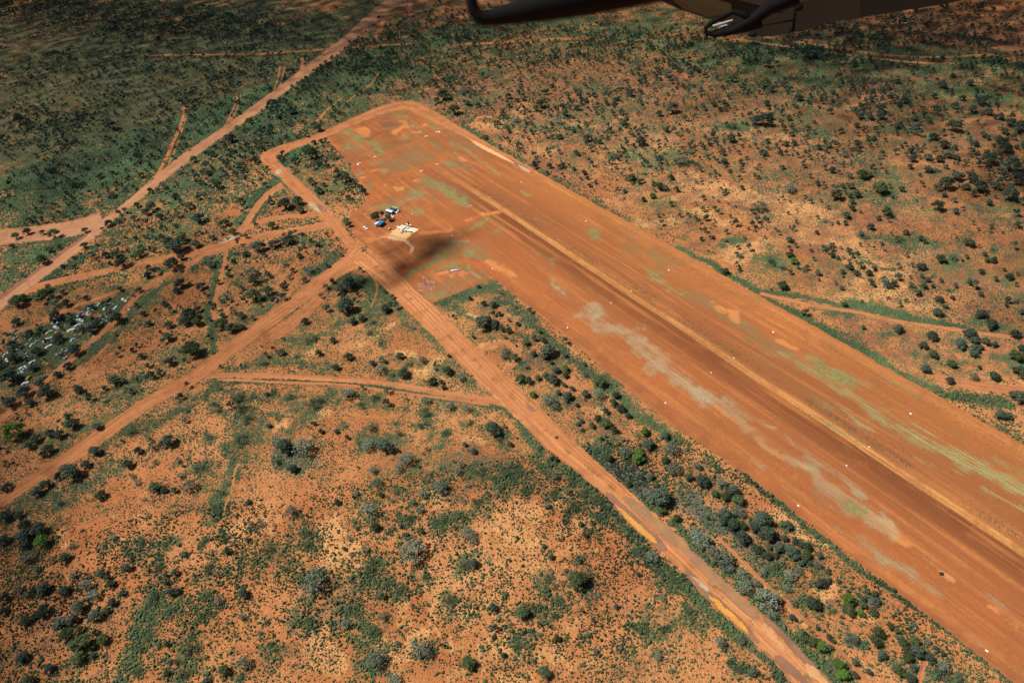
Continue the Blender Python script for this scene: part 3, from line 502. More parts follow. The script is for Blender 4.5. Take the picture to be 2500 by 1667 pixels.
def strip(name, L, R, mat, z, step=1.5, ncross=10, rag=0.8, keep=True, seed=0, attrs=True):
    L, R = smooth_line(np.asarray(L, float)), smooth_line(np.asarray(R, float))
    ln = max(resample(L, 2)[1], resample(R, 2)[1])
    n = max(4, int(ln / step))
    L, _ = resample(L, n)
    R, _ = resample(R, n)
    t = (R - L) / (np.linalg.norm(R - L, axis=1)[:, None] + 1e-6)
    L = L + t * ((fbm(L, 6, 11 + seed) - .5) * 2.2 * rag)[:, None] + t * ((vnoise(L, 1.6, 5 + seed) - .5) * .9 * rag)[:, None]
    R = R + t * ((fbm(R, 6, 31 + seed) - .5) * 2.2 * rag)[:, None] + t * ((vnoise(R, 1.6, 6 + seed) - .5) * .9 * rag)[:, None]
    u = np.linspace(0, 1, ncross + 1)
    P = L[:, None, :] * (1 - u[None, :, None]) + R[:, None, :] * u[None, :, None]
    w = np.linalg.norm(R - L, axis=1)
    across = (u[None, :] - .5) * w.mean()
    along = np.linspace(0, ln, n)[:, None] + 0 * u[None, :]
    across = across + 0 * along
    edge = np.abs(u * 2 - 1)[None, :] ** 4 + 0 * along
    mid = 1 - np.abs(u * 2 - 1)[None, :] * 3.2 + 0 * along
    V = np.concatenate([P.reshape(-1, 2), np.full((n * (ncross + 1), 1), z)], 1)
    a = (np.arange(n - 1)[:, None] * (ncross + 1) + np.arange(ncross)[None, :]).ravel()
    F = np.stack([a, a + 1, a + ncross + 2, a + ncross + 1], 1)
    x0 = P[1, 0] - P[0, 0]
    y0 = P[0, 1] - P[0, 0]
    if x0[0] * y0[1] - x0[1] * y0[0] > 0:
        F = F[:, ::-1]
    o = link(name, np_mesh(name, V, F, mat, {"across": across + seed * 50, "along": along, "edge": edge, "mid": np.clip(mid, 0, 1)}))
    tag(o, kind='structure')
    if keep:
        BARE.append(np.concatenate([L, R[::-1]]))
    return o
def track(name, c, pts, wpx, mat, z, rag=0.6, seed=0, ncross=6):
    sp = np.array([src(c, *p) for p in pts], float)
    w = wpx * CROP[c][2]
    A, B = [], []
    for i in range(len(sp)):
        t = sp[min(i + 1, len(sp) - 1)] - sp[max(i - 1, 0)]
        nn = np.array([-t[1], t[0]]) / (np.linalg.norm(t) + 1e-9)
        A.append(gnd('S', *(sp[i] + nn * w / 2)))
        B.append(gnd('S', *(sp[i] - nn * w / 2)))
    return strip(name, A, B, mat, z, 1.5, ncross, rag, True, seed)

m_main = road_mat("pale_graded_earth", (.44, .215, .108), (.39, .172, .082), (.53, .28, .145), .8, (.29, .14, .08))
m_red = road_mat("red_graded_earth", (.47, .188, .074), (.40, .148, .058), (.60, .275, .11), .9, (.25, .085, .036))
m_acc = road_mat("rutted_orange_earth", (.51, .210, .082), (.44, .168, .064), (.66, .325, .135), 1.0, (.30, .10, .04), green=.75)
m_track = road_mat("wheel_worn_sand", (.46, .182, .074), (.38, .140, .056), (.57, .255, .108), .7, (.26, .10, .045), green=.5)
S = lambda l: gpts('S', l)
main_U = [(960, -22), (943, 0), (893, 39), (847, 85), (798, 122), (748, 160), (674, 216), (603, 268), (532, 319), (461, 365), (397, 413), (340, 465), (284, 511), (245, 540), (199, 577), (135, 627), (71, 673), (35, 698), (0, 726), (-60, 770)]
main_L = [(1010, -22), (989, 0), (950, 32), (904, 67), (865, 96), (834, 127), (798, 156), (745, 191), (691, 230), (638, 273), (585, 309), (532, 342), (479, 383), (426, 422), (376, 461), (319, 507), (280, 536), (213, 599), (160, 641), (117, 673), (82, 698), (35, 733), (0, 762), (-60, 812)]
strip("main_road", S(main_U), S(main_L), m_main, .05, 2.0, 12, 1.0, True, 1)
m_verge = road_mat("dark_windrow_earth", (.22, .095, .065), (.30, .13, .075), (.36, .16, .09), .6, (.14, .06, .045))
track("road_verge", 'B1', [(600, 45), (480, 135), (380, 208), (290, 270), (190, 345), (100, 415), (0, 490)], 22, m_verge, .06, .5, 2, 4)
dr_U = [(862, 590), (846, 620), (830, 634), (762, 684), (709, 726), (656, 758), (603, 801), (553, 840), (511, 875), (461, 911), (390, 950), (319, 992), (248, 1042), (199, 1077), (152, 1110), (89, 1150), (35, 1185), (0, 1210), (-60, 1248)]
dr_L = [(930, 650), (880, 655), (834, 672), (791, 710), (727, 751), (674, 790), (603, 843), (567, 868), (521, 911), (461, 946), (390, 982), (319, 1031), (266, 1070), (213, 1109), (142, 1150), (89, 1182), (35, 1217), (0, 1242), (-60, 1284)]
strip("dirt_road", S(dr_U), S(dr_L), m_red, .07, 1.2, 12, .8, True, 3)
track("dirt_road", 'B1', [(2210, 480), (2120, 570), (2030, 640), (1960, 690), (1860, 745)], 78, m_red, .065, 2.2, 4, 8)
ac_L = [(850, 626), (868, 648), (907, 673), (950, 716), (993, 758), (1046, 811), (1099, 868), (1152, 918), (1198, 964), (1241, 1006), (1294, 1052), (1337, 1102), (1365, 1118), (1436, 1175), (1482, 1214), (1524, 1267), (1578, 1317), (1631, 1366), (1667, 1398), (1701, 1437), (1755, 1490), (1808, 1540), (1857, 1583), (1900, 1629), (1928, 1664), (1990, 1730)]
ac_R = [(905, 606), (960, 650), (1000, 690), (1060, 744), (1102, 786), (1152, 836), (1180, 860), (1223, 903), (1258, 942), (1305, 981), (1365, 1042), (1436, 1107), (1443, 1111), (1507, 1171), (1560, 1217), (1595, 1252), (1631, 1284), (1667, 1317), (1701, 1356), (1755, 1405), (1808, 1455), (1861, 1494), (1914, 1544), (1967, 1600), (2031, 1664), (2100, 1735)]
strip("access_road", S(ac_L), S(ac_R), m_acc, .09, 1.0, 14, .7, True, 5)
# side tracks
for i, (c, pts, w) in enumerate([
    ('S', [(500, 918), (567, 914), (674, 918), (780, 923), (833, 926), (922, 933), (975, 941), (1046, 954), (1117, 965), (1188, 975), (1240, 990)], 13),
    ('S', [(530, 926), (600, 929), (709, 935), (833, 938), (940, 953), (1020, 964), (1117, 976), (1195, 988)], 7),
    ('S', [(60, 716), (82, 701), (177, 680), (266, 662), (319, 648), (390, 634), (461, 620), (532, 602), (585, 588), (656, 574), (745, 560), (800, 548)], 17),
    ('S', [(590, 586), (540, 610), (496, 627), (443, 655), (400, 675), (372, 691), (340, 715), (312, 747), (284, 783), (248, 811), (206, 850), (170, 880), (142, 905), (64, 971), (35, 996), (0, 1024), (-30, 1045)], 14),
    ('S', [(690, 452), (660, 470), (638, 490), (610, 530), (596, 556), (560, 590)], 16),
    ('S', [(790, 520), (745, 527), (700, 530), (660, 535), (620, 548), (560, 580)], 12),
    ('S', [(372, 445), (390, 418), (418, 362), (433, 326), (447, 291), (450, 262)], 9),
    ('S', [(400, 425), (412, 400), (430, 360), (448, 310), (455, 285)], 4),
    ('S', [(548, 310), (560, 290), (567, 270), (580, 245), (578, 228)], 6), ('S', [(560, 300), (575, 275), (587, 245), (588, 230)], 4),
    ('S', [(664, 228), (678, 198), (684, 160)], 4), ('S', [(676, 222), (690, 196), (696, 158)], 4), ('S', [(715, 196), (730, 178), (741, 166), (738, 142)], 9),
    ('S', [(915, 92), (925, 78), (932, 60), (935, 42), (950, 25)], 10), ('S', [(1000, 40), (1001, 20), (1003, -5)], 10),
    ('S', [(355, 137), (450, 134), (532, 134), (638, 133), (720, 127), (806, 120)], 4), ('S', [(822, 120), (860, 116), (930, 112), (1020, 108)], 4),
    ('S', [(1134, 108), (1205, 106), (1276, 101), (1365, 96), (1440, 93)], 6), ('S', [(1620, 84), (1700, 86), (1826, 101), (1896, 112), (2000, 125), (2127, 143), (2233, 154), (2340, 156)], 5), ('S', [(1860, 90), (1950, 104), (2060, 120), (2150, 136), (2280, 142), (2500, 130)], 6),
    ('S', [(1855, 716), (1950, 738), (1985, 747), (2090, 760), (2160, 779), (2225, 789), (2304, 801), (2410, 815), (2510, 830)], 9),
    ('A2', [(0, 740), (90, 660), (200, 590), (260, 500)], 13), ('A1', [(2352, 680), (2250, 760), (2160, 860)], 18), ('A2', [(900, 880), (940, 800), (1040, 810)], 14), ('A2', [(880, 860), (1000, 905), (1150, 895)], 16),
    ('B3', [(1740, 1020), (1900, 1070), (2100, 1100), (2360, 1130)], 62),
    ('B2', [(215, 320), (250, 400), (240, 470), (205, 550)], 14), ('B2', [(960, 860), (1010, 810), (1090, 790), (1180, 805), (1230, 860), (1225, 920), (1150, 980), (1120, 985)], 26),
    ('B1', [(700, 600), (620, 610), (480, 555), (300, 640), (140, 720), (0, 690)], 26), ('B1', [(820, 430), (700, 480), (560, 520), (420, 580)], 26), ('B1', [(750, 800), (650, 900), (520, 1080), (420, 1250), (340, 1400)], 14), ('B1', [(0, 640), (80, 690)], 60),
    ('B1', [(1560, 150), (1545, 250), (1500, 420), (1470, 560), (1480, 640)], 34), ('B2', [(0, 1270), (200, 1310), (360, 1300)], 16), ('C3', [(1700, 1400), (1640, 1480), (1640, 1580)], 34), ('C3', [(230, 560), (420, 740), (560, 880), (760, 1060), (930, 1210), (1080, 1340), (1280, 1560)], 30),
    ('C1', [(1640, 60), (1610, 130), (1590, 260), (1540, 380)], 16),
]):
    track("track", c, pts, w, m_track, .02 + .002 * (i % 9), .5, 40 + i)
# bare yard west of the main road
track("bare_yard", 'B1', [(-40, 70), (60, 60), (250, 45), (420, 20), (560, -5), (700, -60)], 110, m_main, .03, 1.5, 90, 10)

# ================================================================== the airstrip
isl = [(688, 408), (700, 385), (715, 368), (745, 352), (780, 338), (792, 340), (834, 376), (854, 401), (868, 440), (893, 474), (896, 488), (880, 505), (856, 520), (852, 536), (840, 548), (820, 522), (780, 486), (727, 436)]
isl_w = S(isl)
left_w = [(140, 195.5), (-34, 196), (-130, 195.8), (-175, 191.5), (-224, 191.5), (-284, 193.5), (-362, 194.8)]
low = [tuple(p) for p in S([(1152, 701), (1102, 723), (1053, 742), (1020, 715), (960, 655), (905, 610), (870, 585)])]
up = [tuple(p) for p in S([(834, 548), (862, 515), (893, 474)])] 
bd = left_w + low + [tuple(p) for p in S([(852, 545), (858, 522), (882, 507), (897, 489), (892, 474), (868, 440), (854, 401), (834, 376), (792, 340), (833, 308), (904, 277), (957, 256), (1003, 250), (1028, 257)])] + [(-640, 313), (-580, 312.5), (-434, 312.5), (-292, 313), (-160, 312.6), (0, 312.6), (140, 312.6)]
bd = np.array(bd)
def densify(p, step):
    out = []
    for a, b in zip(p, np.roll(p, -1, 0)):
        n = max(1, int(np.linalg.norm(b - a) / step))
        for k in range(n):
            out.append(a + (b - a) * k / n)
    return np.array(out)
BARE.append(bd.copy())
bq = densify(bd, 1.0)
bq = bq + np.stack([(fbm(bq, 5, 3) - .5) * 2.0 + (vnoise(bq, 1.3, 8) - .5) * .7, (fbm(bq, 5, 4) - .5) * 2.0 + (vnoise(bq, 1.3, 9) - .5) * .7], 1)
X, Y = np.meshgrid(np.arange(-735, 140, 2.0), np.arange(120, 316, 1.2), indexing='ij')
ip = np.stack([X.ravel(), Y.ravel()], 1)
ip = ip + rng.uniform(-.25, .25, ip.shape)
ip = ip[inpoly(ip, bq)]
co = [Vector(p) for p in np.concatenate([bq, ip])]
nb = len(bq)
vs, es, fs, *_ = delaunay_2d_cdt(co, [(i, (i + 1) % nb) for i in range(nb)], [list(range(nb))], 1, 1e-5)
AV = np.array([(v.x, v.y) for v in vs])
AF = np.array([f for f in fs if len(f) == 3])
ar = (AV[AF[:, 1], 0] - AV[AF[:, 0], 0]) * (AV[AF[:, 2], 1] - AV[AF[:, 0], 1]) - (AV[AF[:, 1], 1] - AV[AF[:, 0], 1]) * (AV[AF[:, 2], 0] - AV[AF[:, 0], 0])
AF[ar < 0] = AF[ar < 0][:, ::-1]
DRY, GRN, REDT, BRI, DUST, OLI, DAMP_SHADE = (Field() for _ in range(7))
for F_, rows in (
    (GRN, [('E', [(860, 240), (1000, 290)], 60, .8), ('E', [(300, 540), (450, 620), (540, 690)], 70, .95), ('E', [(560, 720), (690, 790)], 60, .8), ('E', [(200, 690)], 110, .8), ('E', [(1330, 430), (1430, 450)], 50, .8), ('E', [(640, 890)], 80, .6), ('E', [(1270, 1200), (1450, 1270), (1600, 1380)], 110, 1.1), ('E', [(1600, 1400), (1800, 1500)], 90, .85), ('E', [(1060, 1360), (1150, 1390)], 90, .9), ('E', [(700, 1520)], 90, .9), ('E', [(890, 1530)], 90, .9), ('E', [(1540, 940)], 90, .7), ('E', [(180, 470), (240, 500)], 80, .7),
           ('D', [(1220, 250)], 130, .9), ('D', [(2300, 490)], 100, .8), ('D', [(1890, 800)], 120, .9), ('D', [(980, 1150), (1200, 1060), (1350, 990), (1600, 960)], 100, 1.0), ('D', [(1870, 980), (1920, 1040)], 40, 1.1), ('D', [(180, 580), (360, 720)], 36, .7), ('D', [(580, 920), (700, 1000)], 80, .6), ('D', [(1450, 860), (1650, 730)], 80, .7), ('D', [(500, 170), (640, 140)], 50, .7), ('D', [(1800, 490), (2000, 410), (2200, 330)], 55, .75), ('D', [(1300, 1440), (1500, 1420)], 80, .6),
           ('B3', [(940, 930), (1050, 1010), (1150, 1040)], 70, 1.0), ('C3', [(1140, 330), (1250, 400)], 60, .9), ('B2', [(1720, 30), (1740, 60)], 60, .7), ('B3', [(1400, 1040), (1500, 1090), (1620, 1170)], 14, .9), ('B3', [(960, 1330), (1080, 1400), (1250, 1490)], 22, .8), ('B2', [(2100, 270), (2180, 300)], 40, .6), ('B2', [(1690, 410), (1900, 540)], 12, .6), ('B2', [(1270, 120), (1440, 230), (1600, 350)], 14, .6)]),
    (DRY, [('E', [(1680, 780), (1740, 830)], 40, .8), ('E', [(1100, 390)], 120, .6), ('E', [(960, 560)], 110, .7), ('E', [(500, 930)], 110, .7), ('E', [(640, 1040)], 120, .8), ('E', [(350, 1060)], 110, .6), ('E', [(1660, 660), (1760, 690)], 80, .7), ('E', [(1700, 690), (1900, 760), (2100, 920), (2349, 1110)], 50, .75), ('E', [(1000, 1450), (1200, 1440)], 90, .6), ('E', [(1650, 1480), (1900, 1560)], 60, .6),
           ('D', [(1450, 870), (1700, 720), (1850, 640)], 60, .6), ('D', [(1900, 1080), (2060, 1170)], 50, .9), ('D', [(1280, 1480), (1400, 1470)], 90, .6), ('D', [(1700, 650), (1900, 640)], 60, .7), ('D', [(990, 30), (1150, 20)], 90, .5), ('D', [(1050, 1080), (1400, 950)], 60, .5),
           ('B2', [(1450, 350), (1480, 400), (1530, 450)], 60, .8), ('B2', [(1560, 480), (1640, 510)], 60, .5), ('B2', [(1690, 570), (1760, 600), (1790, 660), (1880, 730)], 120, .95), ('B2', [(1880, 700), (1980, 740)], 130, .85), ('B2', [(2030, 820), (2120, 860)], 110, .9), ('B2', [(2150, 920), (2300, 1000)], 130, .85), ('B2', [(2130, 1000)], 50, .8), ('B3', [(-20, 1040), (80, 1110), (150, 1160)], 130, 1.0), ('B3', [(150, 1130), (300, 1200), (400, 1300), (470, 1390)], 90, .95), ('B3', [(500, 1420), (560, 1500), (600, 1560)], 110, .7), ('B3', [(300, 1160), (480, 1310), (640, 1400)], 40, .7), ('B3', [(700, 1420), (860, 1560)], 30, .6),
           ('C3', [(720, 20), (850, 110), (950, 190)], 120, .9), ('C3', [(850, 10), (1050, 140), (1250, 290)], 60, .8), ('C3', [(950, 210), (1150, 340), (1280, 420), (1400, 520)], 110, .9), ('C3', [(470, 30), (550, 90)], 40, .7), ('C3', [(700, 220), (1000, 400)], 30, .5), ('C3', [(1210, 570), (1320, 660), (1450, 740)], 80, .8), ('C3', [(1450, 740), (1600, 830), (1740, 940)], 80, .75), ('C3', [(1640, 670), (1760, 770), (1820, 830)], 40, .5), ('C3', [(2050, 940), (2200, 1040)], 60, .5), ('C3', [(2200, 1100), (2352, 1200)], 80, .4), ('C3', [(1960, 1240), (2060, 1320)], 40, .6), ('C3', [(1060, 490), (1180, 580)], 26, .6), ('B3', [(80, 1310), (250, 1440), (400, 1550)], 24, .6),
           ('B3', [(650, 860), (800, 930), (950, 1030), (1100, 1130)], 70, .8), ('B3', [(860, 890), (1000, 960), (1150, 1020), (1280, 1080)], 50, .75), ('B3', [(1080, 1120), (1300, 1250), (1500, 1370), (1700, 1490), (1850, 1568)], 90, .95), ('B3', [(1300, 1190), (1500, 1310), (1750, 1430)], 30, .7), ('B3', [(1080, 1240), (1200, 1320), (1330, 1400)], 34, .75), ('B3', [(1500, 1400), (1660, 1500), (1780, 1568)], 30, .6), ('C3', [(1850, 0), (2100, 120), (2352, 260)], 110, 1.0), ('C3', [(2000, 30), (2200, 130), (2352, 200)], 50, .8), ('C3', [(2080, 230), (2200, 310), (2352, 390)], 40, .75), ('C3', [(1600, 10), (1750, 100)], 26, .8), ('C3', [(2150, 20), (2352, 130)], 40, .6), ('B2', [(2150, 340), (2352, 460)], 50, .8), ('B2', [(2250, 400), (2352, 480)], 60, .7), ('B3', [(-10, 420), (40, 470)], 40, .8), ('A2', [(1240, 1320), (1290, 1350)], 30, .8), ('C3', [(1870, 740), (1900, 760)], 40, .6)]),
    (REDT, [('E', [(420, 930), (800, 740), (1150, 620), (1290, 560)], 24, 1), ('E', [(700, 1190), (900, 1110), (1300, 970), (1560, 860)], 40, 1), ('E', [(1560, 850), (1300, 740), (1230, 640), (1300, 560), (1450, 540), (1560, 620), (1600, 720), (1600, 840)], 48, 1), ('E', [(400, 930), (460, 1050), (640, 1200), (600, 1330), (510, 1480)], 44, .9), ('E', [(760, 1230), (850, 1340), (940, 1450)], 36, .9), ('D', [(1000, 1180), (1300, 1060), (1650, 910), (1900, 940), (2200, 1060), (2330, 1150)], 44, 1), ('D', [(900, 1150), (1050, 1010), (1350, 900)], 60, .8), ('D', [(1000, 300), (1300, 400), (1500, 420)], 60, .5)]),
    (BRI, [('E', [(360, 440), (440, 520)], 120, 1), ('E', [(950, 330), (1010, 400), (880, 480)], 90, .9), ('E', [(1100, 490), (1200, 500)], 30, .8), ('E', [(1240, 400)], 80, .7), ('E', [(530, 1040)], 90, .8), ('E', [(1130, 1180), (1200, 1200)], 60, .8), ('E', [(860, 1290), (940, 1290)], 60, .8), ('E', [(380, 1140), (420, 1150)], 50, .7), ('E', [(1780, 850), (1850, 900)], 50, .8), ('D', [(1200, 540), (1500, 510), (1800, 390), (2100, 270), (2349, 240)], 60, .55), ('D', [(2220, 940), (2349, 1000)], 110, .9), ('D', [(1450, 1130), (1700, 1160), (1850, 1090)], 110, .5), ('D', [(1150, 1240), (1200, 1300)], 60, .5), ('D', [(200, 480), (500, 600), (800, 560)], 120, .4), ('C3', [(440, 400), (450, 380)], 10, .1),
           ('B3', [(220, 550), (330, 580), (360, 640)], 60, .7), ('B3', [(640, 770), (760, 820)], 50, .6), ('B3', [(220, 1200), (400, 1330), (470, 1380)], 60, .8), ('B3', [(520, 1470), (640, 1568)], 60, .8), ('C3', [(1350, 480), (1560, 620)], 80, .8), ('C3', [(660, 20), (830, 90)], 50, .6), ('C3', [(600, 40), (760, 160)], 60, .5), ('C3', [(1700, 740), (1850, 850)], 30, .6), ('C3', [(2050, 1000), (2200, 1100), (2340, 1230)], 60, .5), ('B2', [(1100, 260), (1200, 330)], 60, .6)]),
    (DUST, [('D', [(760, 580), (900, 610), (1040, 650), (1110, 720), (1090, 790)], 46, .8), ('D', [(870, 610), (980, 625)], 50, 1.0), ('D', [(640, 600), (760, 570)], 40, .4)]),
    (OLI, [('E', [(880, 960), (1250, 800), (1450, 760)], 240, .65), ('E', [(640, 700), (1100, 640)], 160, .5), ('E', [(1350, 640), (1450, 700)], 130, .6), ('E', [(150, 560), (300, 800)], 160, .45), ('E', [(1700, 620), (1900, 720)], 130, .5), ('E', [(700, 1000), (900, 1060)], 120, .6), ('E', [(800, 460), (900, 400)], 120, .4), ('E', [(1550, 950), (1800, 980), (1900, 1030)], 70, .5), ('E', [(1000, 1380), (1200, 1420)], 200, .4), ('E', [(1300, 1200), (1500, 1260), (1900, 1520)], 180, .4), ('E', [(480, 1330), (520, 1250)], 90, .6),
           ('D', [(1500, 800), (1900, 720), (2300, 900)], 190, .6), ('D', [(1400, 1380), (1800, 1240), (2100, 1150)], 130, .5), ('D', [(1550, 1040), (1900, 1020)], 60, .6), ('D', [(700, 1050), (850, 1120)], 120, .5), ('D', [(980, 1140), (1350, 1000), (1620, 950)], 130, .5), ('D', [(1290, 1450), (1750, 1390)], 100, .5),
           ('B2', [(1950, 60), (2000, 140)], 150, .4), ('B2', [(1960, 100), (2250, 260)], 60, .5), ('B3', [(30, 450), (250, 590), (500, 740), (700, 870)], 60, .6), ('B3', [(500, 900), (800, 1100), (1050, 1260)], 60, .35)]),
    (DAMP_SHADE, [('D', [(640, 840), (740, 800), (840, 770)], 36, .8), ('D', [(760, 660), (1000, 650)], 40, .5), ('E', [(700, 400), (850, 400)], 70, .7), ('E', [(680, 300), (740, 310)], 60, .5), ('E', [(420, 370), (500, 420)], 50, .5), ('E', [(550, 530), (650, 450)], 90, .4), ('D', [(280, 950), (420, 1010), (540, 1110)], 50, .8), ('D', [(0, 390), (100, 430)], 40, .7), ('E', [(1750, 930), (1930, 1030)], 40, .5), ('B2', [(420, 200), (640, 150), (800, 90)], 60, .3)])):  # dark stains; the last row paints the apron's shadow swath into the clay
    for c_, p_, w_, k_ in rows:
        F_.line(c_, p_, w_ * (1.35 if F_ in (OLI, GRN, REDT, DAMP_SHADE) else 1.0), k_ * (1.6 if F_ is OLI else 1.15))
a = NT("airstrip_clay")
pos = a.coord()
sep = a.n("ShaderNodeSeparateXYZ")
a.l(pos, sep.inputs[0])
wob = a.noise(a.scaled(pos, (.02, .05, 0)), 1.0, 3)
st = a.nz(a.scaled(pos, (.02, 1.0, 0)), .9, 5, .7)
st2 = a.nz(a.scaled(pos, (.012, .30, 0)), .7, 4, .6)
n2 = a.nz(pos, 1 / 13.0, 5, .62, .5)
n3 = a.nz(pos, 1 / 2.0, 4, .65)
n4 = a.nz(pos, 1 / .8, 2, .6)
yy = a.math('ADD', sep.outputs[1], a.math('MULTIPLY', a.math('SUBTRACT', wob, .5), 2.2))
yr = a.math('DIVIDE', a.math('SUBTRACT', yy, 190.0), 125.0)
Y_ = lambda y: (y - 190.0) / 125.0
strip_c = a.ramp(yr, [(Y_(192), (.47, .172, .062)), (Y_(203), (.46, .165, .060)), (Y_(214), (.41, .140, .053)), (Y_(229), (.38, .134, .053)), (Y_(235), (.34, .122, .050)), (Y_(240), (.25, .090, .038)), (Y_(245), (.200, .072, .031)), (Y_(250.6), (.180, .065, .028)), (Y_(251.3), (.46, .20, .075)), (Y_(252.1), (.64, .33, .115)), (Y_(253.1), (.48, .20, .073)), (Y_(254), (.68, .355, .125)), (Y_(255.4), (.54, .25, .09)), (Y_(256.2), (.37, .148, .059)),
                         (Y_(259), (.30, .120, .052)), (Y_(266), (.335, .124, .050)), (Y_(279), (.35, .123, .048)), (Y_(290), (.42, .155, .057)), (Y_(304), (.46, .170, .061)), (Y_(307), (.56, .235, .083)), (Y_(312), (.48, .18, .066))])
field_c = a.mix(a.ss(n2, .15, .85), (.41, .150, .060), (.31, .114, .050))
c = a.mix(a.ss(sep.outputs[0], -570, -430), field_c, strip_c)
st3 = a.nz(a.scaled(pos, (.03, 2.4, 0)), .9, 3, .6)
onrun = a.ss(sep.outputs[1], 196, 206)
c = a.mix(onrun, field_c, c)
rim = a.math('MULTIPLY', a.ss(yr, Y_(302), Y_(307)), a.ss(sep.outputs[0], -420, -470))
c = a.mix(rim, c, (.58, .22, .08))
c = a.mix(a.ss(st2, .5, 1.0, 0, .65), c, (.58, .23, .085))
c = a.mix(a.ss(st, .5, 1.0, 0, .6), c, (.27, .095, .042))
c = a.mix(a.ss(n2, .5, 1.0, 0, .45), c, (.33, .105, .043))
c = a.mix(a.ss(n3, .1, .9, .25, 0), c, (.24, .085, .04))
def fac(attr, lo, hi, mx, s=.5, f=.5):
    v = a.math('ADD', a.attr(attr), a.math('ADD', a.math('MULTIPLY', a.math('SUBTRACT', n2, .5), s), a.math('MULTIPLY', a.math('SUBTRACT', n4, .5), f)))
    return a.ss(v, lo, hi, 0, mx)
c = a.mix(fac("oli", .30, .75, .72, .5, .7), c, a.mix(n4, (.31, .185, .085), (.19, .130, .060)))
c = a.mix(fac("damp_shade", .3, .8, .75), c, (.19, .085, .055))
c = a.mix(fac("bri", .30, .75, .85, .8, .2), c, (.62, .245, .092))
sw = a.ss(sep.outputs[1], 258, 266, .55, 1.5)
dv = a.math('ADD', a.attr("dry"), a.math('ADD', a.math('MULTIPLY', a.math('SUBTRACT', st, .5), sw), a.math('ADD', a.math('MULTIPLY', a.math('SUBTRACT', n4, .5), .9), a.math('MULTIPLY', a.math('SUBTRACT', n2, .5), .5))))
c = a.mix(a.ss(dv, .30, 1.35, 0, .9), c, a.mix(a.ss(sep.outputs[1], 262, 270), a.mix(n4, (.50, .435, .275), (.30, .235, .125)), a.mix(n4, (.44, .44, .21), (.20, .22, .085))))
c = a.mix(fac("grn", .35, .85, .85, .5, .8), c, a.mix(n3, (.30, .29, .125), (.13, .165, .055)))
c = a.mix(fac("redt", .35, .8, .8, .4, .2), c, (.46, .135, .048))
c = a.mix(fac("dust", .25, .8, .8, .4, .2), c, (.62, .40, .25))
c = a.mix(a.ss(st3, .55, 1.0, 0, .42), c, (.20, .075, .034))
n1 = a.nz(a.scaled(pos, (.010, .045, 0)), 1.0, 4, .6, .6)
c = a.mix(a.ss(n1, .35, 1.0, 0, .34), c, a.mix(n4, (.21, .080, .034), (.28, .112, .046)))
hs = a.n('ShaderNodeHueSaturation')
hs.inputs['Saturation'].default_value = 1.03
hs.inputs['Value'].default_value = .92
a.l(c, hs.inputs['Color'])
a.base(hs.outputs[0])
a.bump(a.math('ADD', a.math('MULTIPLY', st, .7), a.math('MULTIPLY', n4, .5)), .45, .12)
airstrip = link("airstrip", np_mesh("airstrip", np.concatenate([AV, np.full((len(AV), 1), .12)], 1), AF, a.m,
    {"dry": DRY.at(AV), "grn": GRN.at(AV), "redt": REDT.at(AV), "bri": BRI.at(AV), "dust": DUST.at(AV), "oli": OLI.at(AV), "damp_shade": DAMP_SHADE.at(AV)}))
tag(airstrip, kind='structure')
# perimeter road round the far end
pr_o = [(852, 606), (833, 588), (780, 532), (745, 500), (709, 461), (674, 429), (640, 398), (631, 384), (640, 372), (674, 358), (762, 333), (833, 301), (904, 269), (957, 248), (1003, 244), (1036, 256), (1081, 284), (1152, 326), (1223, 369)]
pr_i = [(890, 606), (854, 579), (834, 540), (780, 486), (727, 436), (688, 401), (680, 394), (684, 386), (694, 379), (715, 365), (775, 345), (833, 321), (904, 291), (957, 273), (993, 268), (1015, 277), (1058, 300), (1130, 336), (1210, 376)]
strip("perimeter_road", S(pr_o), S(pr_i), m_red, .15, 1.5, 10, .7, True, 7)
# concrete hardstand
def poly_sheet(name, pts, z, mat, thick=None, kind='structure'):
    V = [(x, y, z) for x, y in pts]
    n = len(V)
    bm = bmesh.new()
    vt = [bm.verts.new(v) for v in V]
    bm.faces.new(vt)
    if thick:
        vb = [bm.verts.new((x, y, z - thick)) for x, y in pts]
        for i in range(n):
            bm.faces.new((vt[i], vb[i], vb[(i + 1) % n], vt[(i + 1) % n]))
    bmesh.ops.triangulate(bm, faces=[f for f in bm.faces if len(f.verts) > 4])
    bmesh.ops.recalc_face_normals(bm, faces=bm.faces)
    me = bpy.data.meshes.new(name)
    bm.to_mesh(me)
    bm.free()
    me.materials.append(mat)
    o = link(name, me)
    if kind:
        tag(o, kind=kind)
    return o
def conc(name, c):
    t = NT(name)
    p = t.coord()
    n_ = t.noise(p, .35, 4, .6)
    s_ = t.noise(t.scaled(p, (1, .12, 1)), .8, 3)
    t.base(t.mix(t.ss(s_, .5, .75, 0, .35), t.mix(n_, tuple(x * .88 for x in c), c), (.50, .26, .12)))
    t.b.inputs["Roughness"].default_value = .85
    return t.m
pad_a = gpts('F', [(1425, 812), (1915, 942), (1770, 1055), (1285, 915)])
pad_b = gpts('F', [(1282, 918), (1768, 1058), (1545, 1225), (1070, 1090), (1150, 1015), (1110, 985), (1200, 970)])
poly_sheet("concrete_pad", pad_a, .19, conc("pale_concrete", (.70, .58, .38)), .15)
poly_sheet("concrete_pad", pad_b, .185, conc("dusty_concrete", (.62, .38, .17)), .15)

